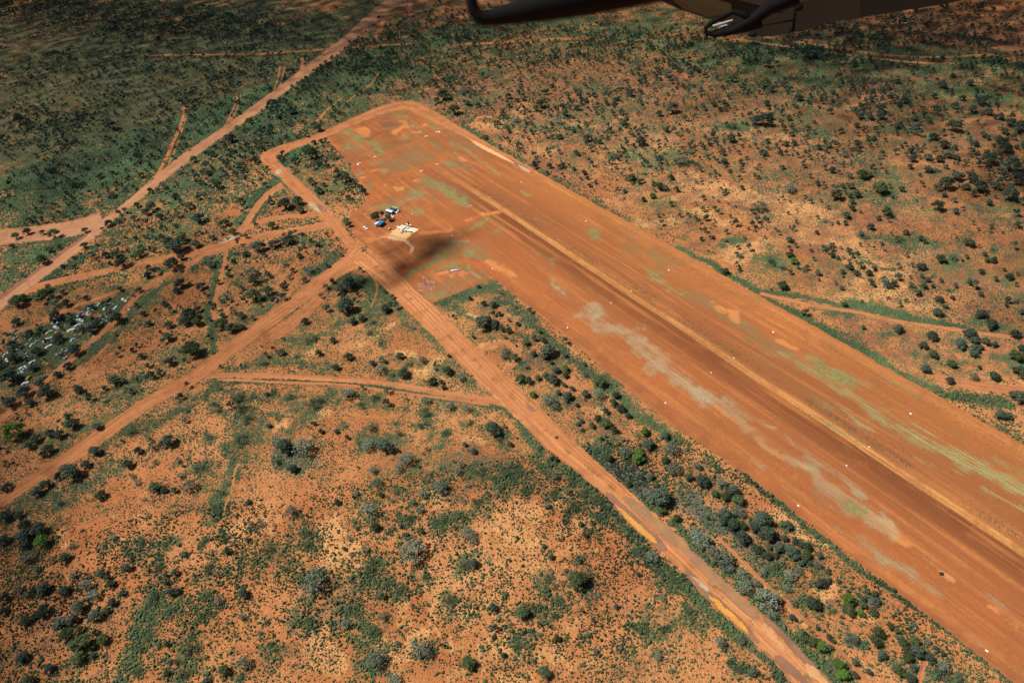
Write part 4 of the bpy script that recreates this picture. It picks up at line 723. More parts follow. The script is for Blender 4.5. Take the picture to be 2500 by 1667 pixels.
# standing water and wet mud
def wet(name, c, rough, c2):
    t = NT(name)
    p = t.coord()
    t.base(t.mix(t.ss(t.noise(p, .12, 3), .35, .65), c, c2))
    t.b.inputs["Roughness"].default_value = rough
    t.b.inputs["Specular IOR Level"].default_value = .5
    al = t.math('ADD', t.attr("rim"), t.math('MULTIPLY', t.math('SUBTRACT', t.nz(p, 1 / 1.8, 4, .65), .5), 1.5))
    t.l(t.ss(al, -.25, .55), t.b.inputs["Alpha"])
    return t.m
m_brown = wet("muddy_water", (.27, .15, .085), .12, (.38, .19, .075))
m_yel = wet("silty_yellow_water", (.62, .30, .055), .15, (.55, .24, .05))
m_mud = wet("wet_mud", (.21, .098, .058), .5, (.28, .125, .065))
m_pale = wet("pale_silty_water", (.50, .38, .24), .2, (.40, .27, .15))
def puddle(c, pts, z, mat, name="puddle", rag=.25):
    w = smooth_line(np.concatenate([gpts(c, pts), gpts(c, pts[:1])]), 2)[:-1]
    ctr = w.mean(0)
    w = densify(w, .8)
    nrm = (w - ctr) / (np.linalg.norm(w - ctr, axis=1)[:, None] + 1e-6)
    w = w + nrm * .35 + np.stack([(fbm(w, 2.5, 3) - .5) * rag * 4, (fbm(w, 2.5, 9) - .5) * rag * 4], 1)
    lo, hi = w.min(0), w.max(0)
    st_ = .45
    X, Y = np.meshgrid(np.arange(lo[0], hi[0], st_), np.arange(lo[1], hi[1], st_), indexing='ij')
    ip = np.stack([X.ravel(), Y.ravel()], 1) + .02
    ip = ip[inpoly(ip, w)]
    n = len(w)
    vs, es, fs, *_ = delaunay_2d_cdt([Vector(p) for p in np.concatenate([w, ip])], [(i, (i + 1) % n) for i in range(n)], [list(range(n))], 1, 1e-5)
    V = np.array([(v.x, v.y) for v in vs])
    F = np.array([f for f in fs if len(f) == 3])
    ar = (V[F[:, 1], 0] - V[F[:, 0], 0]) * (V[F[:, 2], 1] - V[F[:, 0], 1]) - (V[F[:, 1], 1] - V[F[:, 0], 1]) * (V[F[:, 2], 0] - V[F[:, 0], 0])
    F[ar < 0] = F[ar < 0][:, ::-1]
    dmin = np.full(len(V), 9.0)
    for k in range(0, len(V), 4000):
        dmin[k:k + 4000] = np.sqrt(((V[k:k + 4000, None, :] - w[None]) ** 2).sum(-1)).min(1)
    o = link(name, np_mesh(name, np.concatenate([V, np.full((len(V), 1), z)], 1), F, mat, {"rim": np.clip(dmin, 0, 3)}))
    return tag(o, kind='structure')
puddle('C2', [(1820, 250), (1870, 270), (1930, 330), (2010, 400), (2100, 490), (2190, 560), (2250, 650), (2210, 665), (2130, 610), (2020, 520), (1930, 430), (1860, 340)], .11, m_mud, "wet_mud")
puddle('C2', [(1885, 335), (1930, 365), (2000, 430), (2100, 520), (2165, 575), (2180, 610), (2120, 585), (2020, 495), (1950, 430)], .13, m_yel)
puddle('C2', [(1940, 288), (1990, 290), (2070, 335), (2150, 410), (2250, 490), (2352, 580), (2500, 720), (2640, 850), (2780, 975), (2850, 1050), (2890, 1130), (2800, 1110), (2660, 980), (2500, 830), (2352, 668), (2250, 590), (2150, 510), (2050, 410), (1960, 330)], .12, m_brown)
puddle('C3', [(540, 1080), (600, 1110), (720, 1240), (860, 1380), (1010, 1540), (1060, 1600), (1000, 1600), (860, 1450), (740, 1340), (660, 1230), (570, 1150)], .12, m_mud, "wet_mud", .6)
puddle('C3', [(0, 750), (70, 800), (160, 900), (270, 1010), (400, 1120), (480, 1210), (550, 1300), (500, 1290), (400, 1200), (260, 1070), (140, 950), (40, 850)], .11, m_mud, "wet_mud", .4)
puddle('C3', [(60, 830), (110, 850), (200, 940), (180, 950), (110, 890)], .13, m_pale)
puddle('C3', [(180, 960), (240, 990), (310, 1060), (390, 1130), (450, 1200), (460, 1235), (400, 1190), (300, 1100), (210, 1020)], .13, m_yel)
puddle('C3', [(620, 1380), (660, 1370), (760, 1450), (870, 1550), (900, 1600), (840, 1590), (740, 1510), (660, 1440)], .115, m_mud, "wet_mud", .4)
puddle('C3', [(540, 1160), (590, 1150), (640, 1240), (680, 1300), (720, 1360), (650, 1310), (590, 1240)], .14, wet("dried_silt", (.54, .29, .125), .9, (.50, .23, .09)), "silt", .8)
puddle('C3', [(830, 1440), (900, 1450), (980, 1520), (1040, 1590), (960, 1580), (880, 1510)], .14, bpy.data.materials["dried_silt"], "silt", .8)
puddle('C3', [(985, 1000), (1040, 985), (1065, 1010), (1030, 1060), (980, 1060)], .05, m_mud, "wet_mud", .3)
puddle('C3', [(1610, 1450), (1650, 1440), (1670, 1470), (1630, 1490)], .055, m_mud, "wet_mud", .3)
puddle('A1', [(1895, 1180), (1930, 1160), (1945, 1180), (1920, 1205), (1898, 1200)], .18, m_pale)
puddle('A1', [(2120, 1395), (2150, 1390), (2190, 1430), (2215, 1470), (2180, 1455), (2140, 1430)], .18, m_pale)
puddle('A1', [(2170, 1400), (2215, 1410), (2260, 1450), (2240, 1465), (2200, 1450)], .175, m_mud, "wet_mud")
puddle('B1', [(1500, 110), (1560, 60), (1650, 38), (1650, 55), (1560, 100)], .06, m_pale)
puddle('B1', [(20, 125), (60, 108), (120, 95), (115, 115), (60, 135)], .06, m_mud, "wet_mud")
puddle('A2', [(880, 960), (950, 985), (1060, 1045), (1160, 1100), (1210, 1135), (1130, 1105), (1030, 1055), (930, 1005)], .16, wet("pale_wash", (.64, .36, .17), .8, (.66, .33, .13)), "silt", .3)
puddle('A2', [(1210, 1130), (1260, 1150), (1310, 1180), (1290, 1190), (1240, 1165)], .165, m_pale)
puddle('A2', [(1150, 1090), (1200, 1110), (1280, 1150), (1330, 1200), (1260, 1180), (1190, 1130)], .155, m_mud, "wet_mud")
puddle('B2', [(1270, 1205), (1310, 1225), (1340, 1260), (1320, 1270), (1285, 1245)], .115, m_mud, "wet_mud")
puddle('D', [(1170, 1290), (1230, 1240), (1330, 1215), (1410, 1230), (1400, 1290), (1300, 1330), (1200, 1340)], .135, wet("bare_gravel", (.27, .105, .062), .95, (.34, .13, .065)), "gravel_bed", .5)
puddle('D', [(1600, 1090), (1680, 1075), (1780, 1080), (1750, 1110), (1640, 1110)], .135, bpy.data.materials["bare_gravel"], "gravel_bed", .4)

# ================================================================== plants
def leaf_mat(name, dark, light, hue=.0):
    t = NT(name)
    ti = t.attr("tint")
    r = t.n("ShaderNodeObjectInfo").outputs["Random"]
    c = t.mix(ti, dark, light)
    c = t.mix(t.math('MULTIPLY', r, .45), c, tuple(x * .55 + y for x, y in zip(light, (.012, .004, .012))))
    hs = t.n('ShaderNodeHueSaturation')
    t.l(t.ss(r, 0, 1, .68, 1.35), hs.inputs['Value'])
    t.l(t.math('ADD', .485, t.math('MULTIPLY', r, .03)), hs.inputs['Hue'])
    t.l(c, hs.inputs['Color'])
    t.base(hs.outputs[0])
    t.b.inputs["Roughness"].default_value = .75
    t.b.inputs["Specular IOR Level"].default_value = .12
    return t.m
LEAF = {'M': leaf_mat("grey_green_leaf", (.029, .046, .029), (.092, .128, .080)),
        'O': leaf_mat("olive_leaf", (.036, .060, .022), (.105, .145, .052)),
        'B': leaf_mat("fresh_green_leaf", (.060, .120, .018), (.130, .225, .040)),
        'G': leaf_mat("sage_leaf", (.075, .100, .070), (.190, .225, .150)),
        'D': leaf_mat("sparse_leaf", (.036, .066, .026), (.090, .135, .050))}
BARK = plain("grey_brown_bark", (.11, .085, .07), .9, var=.25, scale=6)
DEADWOOD = plain("weathered_dead_wood", (.075, .062, .056), .9, var=.3, scale=5)
def quad(c, n, s, rr):
    n = Vector(n).normalized()
    t = n.orthogonal().normalized()
    t = Matrix.Rotation(rr.uniform(0, 6.28), 3, n) @ t
    b = n.cross(t)
    c = Vector(c)
    a, d = s * rr.uniform(.7, 1.3) * .5, s * rr.uniform(.5, 1.0) * .5
    return [c - t * a - b * d * .6, c + t * a * .2 - b * d, c + t * a + b * d * .5, c - t * a * .3 + b * d]
def crown_data(seed, ncl, nleaf, leaf, spread=.33, rad=(.15, .25), zlo=.25, zhi=.85, core=True, flat=1.0):
    rr = random.Random(seed)
    V, F, T = [], [], []
    cl = []
    for i in range(ncl):
        a = i * 2.39996 + rr.uniform(-.5, .5)
        q = math.sqrt((i + .4) / ncl) * spread * rr.uniform(.8, 1.15)
        z = zlo + (zhi - zlo) * (1 - (q / (spread * 1.1)) ** 2 * .75) * rr.uniform(.72, 1.05)
        cl.append((q * math.cos(a), q * math.sin(a), z, rr.uniform(*rad), rr.random()))
    tot = sum(k[3] ** 2 for k in cl)
    ico = bmesh.new()
    bmesh.ops.create_icosphere(ico, subdivisions=1, radius=1)
    iv = [v.co.copy() for v in ico.verts]
    ifc = [[v.index for v in f.verts] for f in ico.faces]
    ico.free()
    for x, y, z, r, tn in cl:
        if core:
            b0 = len(V)
            for v in iv:
                k = r * .72 * rr.uniform(.75, 1.1)
                V.append(Vector((x + v.x * k, y + v.y * k, z + v.z * k * flat)))
                T.append(tn * .3)
            F += [[b0 + i for i in f] + [b0 + f[2]] for f in ifc]
        for k in range(int(nleaf * r * r / tot)):
            u = rr.uniform(-.55, 1)
            a = rr.uniform(0, 6.283)
            s = math.sqrt(1 - u * u)
            d = Vector((s * math.cos(a), s * math.sin(a), u))
            rad_ = r * rr.uniform(.72, 1.18)
            n = d + Vector((rr.gauss(0, .45), rr.gauss(0, .45), rr.gauss(0, .45) + .15))
            b0 = len(V)
            V += quad((x + d.x * rad_, y + d.y * rad_, z + d.z * rad_ * flat), n, leaf, rr)
            tt = min(1, max(0, .25 + .45 * tn + rr.uniform(-.2, .4)))
            T += [tt] * 4
            F.append([b0, b0 + 1, b0 + 2, b0 + 3])
    return np.array([tuple(v) for v in V]), np.array(F), np.array(T)
def tri_quads_mesh(name, V, F, mat, T):
    """quads, where a repeated last index marks a triangle"""
    me = bpy.data.meshes.new(name)
    me.from_pydata([tuple(v) for v in V], [], [list(f[:3]) if f[3] == f[2] else list(f) for f in F])
    at = me.attributes.new("tint", 'FLOAT', 'POINT')
    at.data.foreach_set("value", np.asarray(T, np.float32))
    me.materials.append(mat)
    return me
def limb(bm, a, b, ra, rb, n=5):
    a, b = Vector(a), Vector(b)
    d = (b - a).normalized()
    t = d.orthogonal().normalized()
    s = d.cross(t)
    r0 = [bm.verts.new(a + (t * math.cos(6.283 * i / n) + s * math.sin(6.283 * i / n)) * ra) for i in range(n)]
    r1 = [bm.verts.new(b + (t * math.cos(6.283 * i / n) + s * math.sin(6.283 * i / n)) * rb) for i in range(n)]
    for i in range(n):
        bm.faces.new((r0[i], r0[(i + 1) % n], r1[(i + 1) % n], r1[i]))
    bm.faces.new(r1)
    return b
def to_mesh(name, bm, mat, smooth=False):
    me = bpy.data.meshes.new(name)
    bmesh.ops.recalc_face_normals(bm, faces=bm.faces)
    bm.to_mesh(me)
    bm.free()
    if isinstance(mat, (list, tuple)):
        for m in mat:
            me.materials.append(m)
    elif mat:
        me.materials.append(mat)
    if smooth:
        me.polygons.foreach_set("use_smooth", np.ones(len(me.polygons), bool))
    return me
def trunk_mesh(name, seed, mat, multi=3, r=.035, top=.5):
    rr = random.Random(seed)
    bm = bmesh.new()
    for k in range(multi):
        a = 6.283 * k / multi + rr.uniform(-.4, .4)
        p = (rr.uniform(-.02, .02), rr.uniform(-.02, .02), -.02)
        m = (math.cos(a) * .07, math.sin(a) * .07, top * .45)
        e = (math.cos(a) * .20, math.sin(a) * .20, top)
        limb(bm, p, m, r, r * .75)
        limb(bm, m, e, r * .75, r * .35)
        for q in range(2):
            b = a + rr.uniform(-.8, .8)
            limb(bm, e, (e[0] + math.cos(b) * .14, e[1] + math.sin(b) * .14, top + rr.uniform(.08, .2)), r * .35, r * .15, 4)
    return to_mesh(name, bm, mat)
def bare_mesh(name, seed, mat):
    rr = random.Random(seed)
    bm = bmesh.new()
    tips = []
    def grow(p, d, ln, r, lev):
        q = p + d * ln
        limb(bm, p, q, r, r * .62, 4 if lev else 5)
        if lev >= 3:
            tips.append(q)
            return
        for k in range(3 if lev < 2 else 2):
            nd = (d + Vector((rr.gauss(0, .55), rr.gauss(0, .55), rr.gauss(.05, .3)))).normalized()
            grow(p + d * ln * rr.uniform(.55, 1), nd, ln * rr.uniform(.55, .85), r * .58, lev + 1)
    for k in range(5):
        a = 6.283 * k / 5 + rr.uniform(-.5, .5)
        grow(Vector((0, 0, -.02)), Vector((math.cos(a) * .75, math.sin(a) * .75, rr.uniform(.5, 1.1))).normalized(), rr.uniform(.16, .23), .034, 0)
    me = to_mesh(name, bm, mat)
    return me, tips
PROTO = {k: [] for k in 'MOBGDS'}
for k, nm, n_, par in (('M', 'crown', 5, dict(ncl=20, nleaf=900, leaf=.068, rad=(.09, .18))), ('O', 'crown', 4, dict(ncl=15, nleaf=900, leaf=.065, rad=(.11, .21))),
                       ('B', 'crown', 3, dict(ncl=18, nleaf=900, leaf=.065, rad=(.10, .18))), ('G', 'crown', 5, dict(ncl=20, nleaf=620, leaf=.068, rad=(.07, .15), spread=.4, core=False))):
    for s in range(n_):
        V, F, T = crown_data(100 + s * 7 + ord(k), **par)
        PROTO[k].append((tri_quads_mesh("crown_mesh", V, F, LEAF[k], T), trunk_mesh("trunk_mesh", s + ord(k), BARK, 2 + s % 3)))
for s in range(7):
    bme, tips = bare_mesh("bare_branch_mesh", 40 + s, DEADWOOD)
    rr = random.Random(s)
    V, F, T = [], [], []
    for k in range(260):
        tip = Vector(rr.choice(tips)) if rr.random() < .7 else Vector((rr.uniform(-.4, .4), rr.uniform(-.4, .4), rr.uniform(.05, .25)))
        b0 = len(V)
        V += quad(tip + Vector((rr.gauss(0, .05), rr.gauss(0, .05), rr.gauss(0, .05))), (rr.gauss(0, .5), rr.gauss(0, .5), 1), .055, rr)
        F.append([b0, b0 + 1, b0 + 2, b0 + 3])
        T += [rr.random()] * 4
    PROTO['D'].append((tri_quads_mesh("sparse_leaves_mesh", V, F, LEAF['D'], T), bme))
KIND = {'M': ("acacia_shrub", "acacia", "dark grey-green"), 'O': ("olive_bush", "bush", "olive green"), 'B': ("leafy_tree", "tree", "bright green"), 'G': ("sage_shrub", "shrub", "pale sage-green"), 'D': ("bare_branched_tree", "tree", "bare grey-branched")}
WORDS = {'M': "acacia", 'O': "bush", 'B': "leafy tree", 'G': "loose shrub", 'D': "half-dead tree"}
P_ = lambda c, l: np.array([src(c, *p) for p in l], float)
island_px = np.array(isl, float)
dump_px = P_('B1', [(-60, 1100), (-60, 760), (330, 560), (780, 470), (950, 520), (860, 640), (560, 860), (240, 1100), (60, 1260)])
mainL_px = np.array([(p[0] + 4, p[1] + 2) for p in main_L])
def in_px(poly, s):
    return bool(inpoly(np.array([s], float), poly)[0])
left_px = np.array([(-400, -60)] + [tuple(p) for p in main_U] + [(-400, 1000)], float)
mid_px = np.array([tuple(p) for p in main_L] + [(-60, 1240)] + [tuple(p) for p in dr_U[::-1]] + [(780, 532), (631, 384), (700, 340), (904, 262), (1010, 238), (1010, 0)], float)
dr_low = np.array([tuple(p) for p in dr_L] + [(-60, 1800), (2000, 1800)] + [tuple(p) for p in ac_L[::-1]], float)
tri_px = np.array([(521, 911), (604, 843), (727, 751), (834, 672), (880, 655), (1046, 811), (1230, 985), (1046, 950), (833, 924), (600, 912)], float)
def region(s, w):
    if in_px(island_px, s):
        return "in the scrub pocket by the airstrip"
    if 143 < w[1] < 197 and w[0] > -372:
        if w[0] > -80:
            return "between flooded lane and airstrip"
        if w[0] > -135:
            return "beside the flooded lane's start"
        return "between access road and airstrip" if w[0] > -240 else "in the corner below the windsock"
    if w[1] > 190 and w[0] > -720 and w[1] < 313:
        return "beside the apron sheds"
    if in_px(left_px, s):
        return "left of the main road" if s[1] < 560 else "beside the bare yard"
    if in_px(dump_px, s):
        return "among the dumped cars"
    if in_px(mid_px, s):
        if s[1] > 860:
            return "between car dump and diagonal road" if s[0] < 300 else "on the diagonal road's upper side"
        if s[1] > 640:
            return "between power poles and diagonal road"
        if s[0] < 640 or s[1] > 420:
            return "between main and perimeter roads" if s[1] < 560 else "near the line of power poles"
        return "in scrub behind the airstrip's end"
    if in_px(tri_px, s):
        return "in the triangle above the side track"
    if in_px(dr_low, s):
        if s[1] < 1130:
            return "below the narrow side track" if s[0] > 620 else "just below the diagonal dirt road"
        if s[0] < 330:
            return "on red sand at lower left"
        if s[0] < 620:
            return "on tussocky sand below the dirt road"
        if s[0] < 900:
            return "on the tussocky sand left of centre"
        if s[0] < 1300:
            return "on open pale sand in the foreground"
        return "on the sand left of the flooded lane"
    if s[1] > 900:
        return "at the diagonal road's lower end" if s[0] < 700 else "on the airstrip's right verge"
    if s[1] > 720:
        return "below the long green wash"
    if s[1] > 556:
        return "on the pale claypans" if s[0] < 2260 else "far right above the green wash"
    if s[0] > 1960:
        return "on the shaded right-hand plain" if s[1] > 200 else "under the dark wing"
    if s[0] > 1500:
        return "below the aircraft's wing"
    return "behind the airstrip's far edge"
def place(k, proto, base, d, h, rz, name, big):
    crown_me, trunk_me = proto
    e = empty(name, (base[0], base[1], 0), rz)
    o = link("crown" if k != 'D' else "leaves", crown_me, e)
    t = link("trunk" if k != 'D' else "branches", trunk_me, e)
    kx = random.uniform(.86, 1.16)
    for q in (o, t):
        q.scale = (d * kx, d / kx, h)
    return e
for it in items:
    it['reg'] = region((it['sx'], it['sy']), it['w'])
groups = {}
for it in items:
    it['size'] = 'big' if it['d'] > 6.5 else ('small' if it['d'] < 3.2 else 'mid-sized')
    groups.setdefault((it['k'], it['reg'], it['size']), []).append(it)
ORD = ["first", "second", "third", "fourth", "fifth", "sixth", "seventh", "eighth", "ninth", "tenth", "eleventh", "twelfth", "thirteenth", "fourteenth", "fifteenth", "sixteenth", "seventeenth", "eighteenth", "nineteenth", "twentieth"]
ORD += ["twenty-" + o for o in ORD[:9]] + ["thirtieth"] + ["thirty-" + o for o in ORD[:9]] + ["fortieth"] + ["forty-" + o for o in ORD[:9]]
for (k, reg, size), l in groups.items():
    l.sort(key=lambda q: q['sx'])
    for j, it in enumerate(l):
        base = f"{size} {KIND[k][2]} {WORDS[k]} {reg}"
        if len(l) > 1:
            base += f", {ORD[j]} from left" if j < len(l) - 1 else ", rightmost one"
        it['label'] = base
for i, it in enumerate(items):
    k = it['k']
    pr = PROTO[k][i % len(PROTO[k])]
    nm = KIND[k][0] if k != 'M' or it['d'] < 4.0 else "acacia_tree"
    e = place(k, pr, it['w'], it['d'], it['h'], random.uniform(0, 6.28), nm, True)
    tag(e, it['label'], KIND[k][1], "scrub plants on the red plain")

# ------------------------------------------------------------------ where nothing grows
def bare_mask(p, pad=0.0):
    m = np.zeros(len(p), bool)
    for b in BARE:
        m |= inpoly(p, b)
    return m
def visible(p, mar=60):
    s, dep = to_src(p)
    return (dep > 0) & (s[:, 0] > -mar) & (s[:, 0] < 2500 + mar) & (s[:, 1] > -mar) & (s[:, 1] < 1667 + mar), s, dep

# ------------------------------------------------------------------ the scrub too many to count
TREED = Field()
for c, pts, w, k in [
    ('T', [(0, 300), (200, 270), (430, 250)], 170, .50), ('T', [(0, 180), (300, 150), (700, 130)], 90, .5), ('T', [(0, 440), (180, 420), (360, 330), (560, 220)], 120, .38), ('T', [(30, 15), (160, 15)], 60, 1.0), ('T', [(180, 45), (400, 45), (640, 65)], 60, .6), ('T', [(260, 75), (600, 85)], 40, .5), ('T', [(240, 210), (420, 180), (640, 170)], 70, .55),
    ('T', [(560, 360), (680, 270), (780, 190), (900, 120)], 110, .85), ('T', [(860, 110), (950, 60), (1010, 60)], 60, .6), ('T', [(950, 100), (1300, 85), (1600, 92)], 44, .85), ('T', [(940, 160), (1300, 150), (1650, 160)], 110, .36), ('T', [(1000, 290), (1500, 280), (2000, 250)], 190, .36), ('T', [(1150, 350), (1600, 450), (1900, 560)], 150, .09),
    ('T', [(1850, 80), (2352, 50)], 110, .75), ('T', [(1700, 125), (2352, 150)], 44, .85), ('T', [(1750, 215), (2352, 230)], 130, .36), ('T', [(2000, 330), (2352, 380)], 170, .36), ('T', [(1800, 480), (2352, 560)], 160, .09),
    ('T', [(440, 490), (600, 400)], 130, .30), ('T', [(330, 560), (550, 470)], 100, .28), ('T', [(700, 360), (810, 460)], 90, .5), ('T', [(30, 780), (200, 700)], 120, .2), ('T', [(700, 690), (820, 680)], 90, .3),
    ('T', [(50, 1000), (100, 1300), (250, 1400)], 220, .10), ('T', [(500, 1000), (800, 1000), (1100, 1050)], 200, .05), ('T', [(1250, 900), (1500, 1100), (1900, 1350), (2150, 1500)], 120, .16), ('T', [(700, 1300), (1300, 1400)], 300, .14), ('T', [(100, 950), (600, 1200), (1200, 1100)], 300, .08), ('T', [(250, 900), (600, 700), (700, 600)], 200, .12), ('T', [(1100, 250), (1700, 320), (2300, 420)], 200, .24), ('T', [(1500, 420), (2000, 620), (2352, 750)], 160, .10),
]:
    TREED.line(c, pts, w, k)
N = 260000
cand = np.stack([rng.uniform(-2300, 60, N), rng.uniform(-260, 1300, N)], 1)
v, s_, dep = visible(cand)
cand, s_, dep = cand[v], s_[v], dep[v]
dens = TREED.at(cand, 0.05, 1.6, .5) + .035 * (dep > 420)
dens *= .35 + 1.5 * sstep(.35, .7, fbm(cand, 45, 21)) * sstep(.2, .65, fbm(cand, 12, 22))
ok = rng.random(len(cand)) < np.clip(dens, 0, 1) * .95
ok &= ~bare_mask(cand)
cand, s_, dep = cand[ok], s_[ok], dep[ok]
keep = np.ones(len(cand), bool)
for w_, r_ in zip(PW, PR):
    keep &= ((cand - w_) ** 2).sum(1) > (r_ * .8) ** 2
cand, s_, dep = cand[keep], s_[keep], dep[keep]
temps = []
for s in range(6):
    temps.append(crown_data(900 + s, ncl=4 + s % 3, nleaf=64 + 6 * s, leaf=.21, spread=.26, rad=(.16, .26), zlo=.3, zhi=.8, core=False))
def scatter(name, pts, dia, hei, temps, mat, tints, label, cat, z=0.0):
    Vs, Fs, Ts, off = [], [], [], 0
    which = rng.integers(0, len(temps), len(pts))
    for ti, (V, F, T) in enumerate(temps):
        idx = np.nonzero(which == ti)[0]
        if len(idx) == 0:
            continue
        a = rng.uniform(0, 6.283, len(idx))
        ca, sa = np.cos(a)[:, None], np.sin(a)[:, None]
        x = (V[None, :, 0] * ca - V[None, :, 1] * sa) * dia[idx][:, None] + pts[idx, 0][:, None]
        y = (V[None, :, 0] * sa + V[None, :, 1] * ca) * dia[idx][:, None] + pts[idx, 1][:, None]
        zz = V[None, :, 2] * hei[idx][:, None] + z
        Vs.append(np.stack([x, y, zz], -1).reshape(-1, 3))
        n = len(V)
        Fs.append((F[None] + (np.arange(len(idx)) * n)[:, None, None]).reshape(-1, F.shape[1]) + off)
        Ts.append(np.clip(T[None] * .6 + tints[idx][:, None], 0, 1).ravel())
        off += len(idx) * n
    o = link(name, np_mesh(name, np.concatenate(Vs), np.concatenate(Fs), mat, {"tint": np.concatenate(Ts)}))
    tag(o, label, cat, kind='stuff')
    return o
sz = rng.lognormal(0, .35, len(cand)) * np.where(dep > 420, 3.3, 1.5)
sz = np.clip(sz, .8, 6.5)
hh = sz * rng.uniform(.75, 1.25, len(cand))
print("far scrub", len(cand))
sc_m = leaf_mat("distant_scrub_leaf", (.018, .036, .025), (.062, .108, .060))
scatter("distant_scrub", cand, sz, hh, temps, sc_m, rng.uniform(-.1, .55, len(cand)), "dark green scrub scattered over the plain out to the distance", "scrub")

# ------------------------------------------------------------------ tussocks
def tuft(seed, n=6):
    rr = random.Random(seed)
    V = [(.5 * math.cos(6.283 * i / n) * rr.uniform(.7, 1.15), .5 * math.sin(6.283 * i / n) * rr.uniform(.7, 1.15), -.05) for i in range(n)]
    V += [(.40 * math.cos(6.283 * (i + .5) / n) * rr.uniform(.7, 1.2), .40 * math.sin(6.283 * (i + .5) / n) * rr.uniform(.7, 1.2), rr.uniform(.5, .85)) for i in range(n)]
    V.append((rr.uniform(-.1, .1), rr.uniform(-.1, .1), 1.0))
    F = [(i, (i + 1) % n, n + i, n + i) for i in range(n)] + [((i + 1) % n, n + (i + 1) % n, n + i, n + i) for i in range(n)] + [(n + i, n + (i + 1) % n, 2 * n, 2 * n) for i in range(n)]
    F = [f[:3] for f in F]
    T = [.15] * n + [rr.uniform(.4, .9) for _ in range(n)] + [.9]  # feet dark, tips bright: the tuft's self-shading put into its tint
    return np.array(V), np.array(F), np.array(T)
tts = [tuft(s, 5 + s % 2) for s in range(6)]
def tuft_simple(seed):
    rr = random.Random(seed)
    V = [(.5 * math.cos(1.2566 * i) * rr.uniform(.7, 1.15), .5 * math.sin(1.2566 * i) * rr.uniform(.7, 1.15), -.05) for i in range(5)]
    V += [(rr.uniform(-.12, .12), rr.uniform(-.12, .12), 1.15)]
    return np.array(V), np.array([(i, (i + 1) % 5, 5) for i in range(5)]), np.array([.2] * 5 + [.85])  # same painted self-shade, dark foot to bright tip
tts2 = [tuft_simple(s) for s in range(6)]
N = 1700000
cand = np.stack([rng.uniform(-900, 40, N), rng.uniform(-260, 760, N)], 1)
v, s_, dep = visible(cand, 20)
cand, dep = cand[v], dep[v]
area = 940 * 1020 / N
lu, pa, li = LUSH.at(cand) + far_left(cand) + .7 * BLUE.at(cand), PALE.at(cand), LITTER.at(cand)
dens = .95 + .75 * lu - .30 * li * (dep > 430) - .28 * ((dep > 480) & (cand[:, 1] > 312)) - .22 * pa
dens *= .55 + .9 * sstep(.30, .70, fbm(cand, 26, 51)) 
dens *= .55 + .9 * sstep(.3, .7, fbm(cand, 6, 52))
dens *= np.where(dep > 560, .45, 1.0)
ok = (rng.random(len(cand)) < np.clip(dens * area, 0, 1)) & ~bare_mask(cand)
cand, dep, lu = cand[ok], dep[ok], lu[ok]
print("tussocks", len(cand))
ts = np.clip(rng.lognormal(-.50, .36, len(cand)), .3, 1.6) * (1 + .35 * lu) * np.where(dep > 560, 1.7, 1.0)
tuss_m = leaf_mat("tussock_blade", (.024, .050, .026), (.125, .205, .082))
tone = np.clip((fbm(cand, 40, 61) - .5) * 1.6 + rng.uniform(-.2, .35, len(cand)), -.35, .5)
nr = dep < 380
th_ = ts * rng.uniform(.55, .9, len(cand))
scatter("grass_tussocks", cand[nr], ts[nr], th_[nr], tts, tuss_m, tone[nr], "green and straw grass tussocks dotted over the red sand", "grass")
scatter("grass_tussocks", cand[~nr], ts[~nr], th_[~nr], tts2, tuss_m, tone[~nr], "small far off grass tussocks speckling the plain", "grass")
# low weeds along the graded strip
N = 9000
wp = np.concatenate([np.stack([rng.uniform(-500, 30, 3400), rng.normal(259.5, 1.5, 3400)], 1), np.stack([rng.uniform(-440, 30, 360), rng.normal(239.5, .9, 360)], 1), np.stack([rng.uniform(-640, 30, 500), rng.normal(303, .7, 500)], 1), np.stack([rng.uniform(-480, 30, 260), rng.normal(251.3, .4, 260)], 1),
                     np.stack([rng.uniform(-470, 30, 700), rng.uniform(257, 276, 700)], 1)])
wp = wp[rng.random(len(wp)) < sstep(.35, .6, fbm(wp, 16, 33))]
ws = rng.uniform(.22, .6, len(wp))
scatter("roadside_weeds", wp, ws, ws * .6, tts, tuss_m, rng.uniform(-.5, .0, len(wp)), "tiny dark weeds in rows along the graded airstrip", "weeds", .12)

# ================================================================== things people built
WHITE = plain("white_paint", (.80, .80, .78), .4, var=.04)
OFFW = plain("weathered_white_paint", (.62, .63, .62), .5, var=.12)
GLASS = plain("dark_glass", (.02, .026, .03), .12, var=.1)
RUB = plain("black_rubber", (.02, .02, .02), .85)
STEEL = plain("galvanised_steel", (.42, .44, .46), .45, .6, var=.1)
DARKM = plain("dark_metal", (.035, .035, .04), .5, var=.2)
NAVY = plain("navy_paint", (.018, .024, .055), .35)
WOOD = plain("grey_pole_timber", (.20, .15, .115), .9, var=.25, scale=3)
def box(bm, c, s, rz=0.0, mi=0, bev=0.0):
    r = bmesh.ops.create_cube(bm, size=1.0, matrix=Matrix.Translation(c) @ Matrix.Rotation(rz, 4, 'Z') @ Matrix.Diagonal((*s, 1)))
    fs = {f for v in r['verts'] for f in v.link_faces}
    for f in fs:
        f.material_index = mi
    if bev:
        es = list({e for v in r['verts'] for e in v.link_edges})
        o = bmesh.ops.bevel(bm, geom=es, offset=bev, segments=2, affect='EDGES', profile=.5)
        for f in o['faces']:
            f.material_index = mi
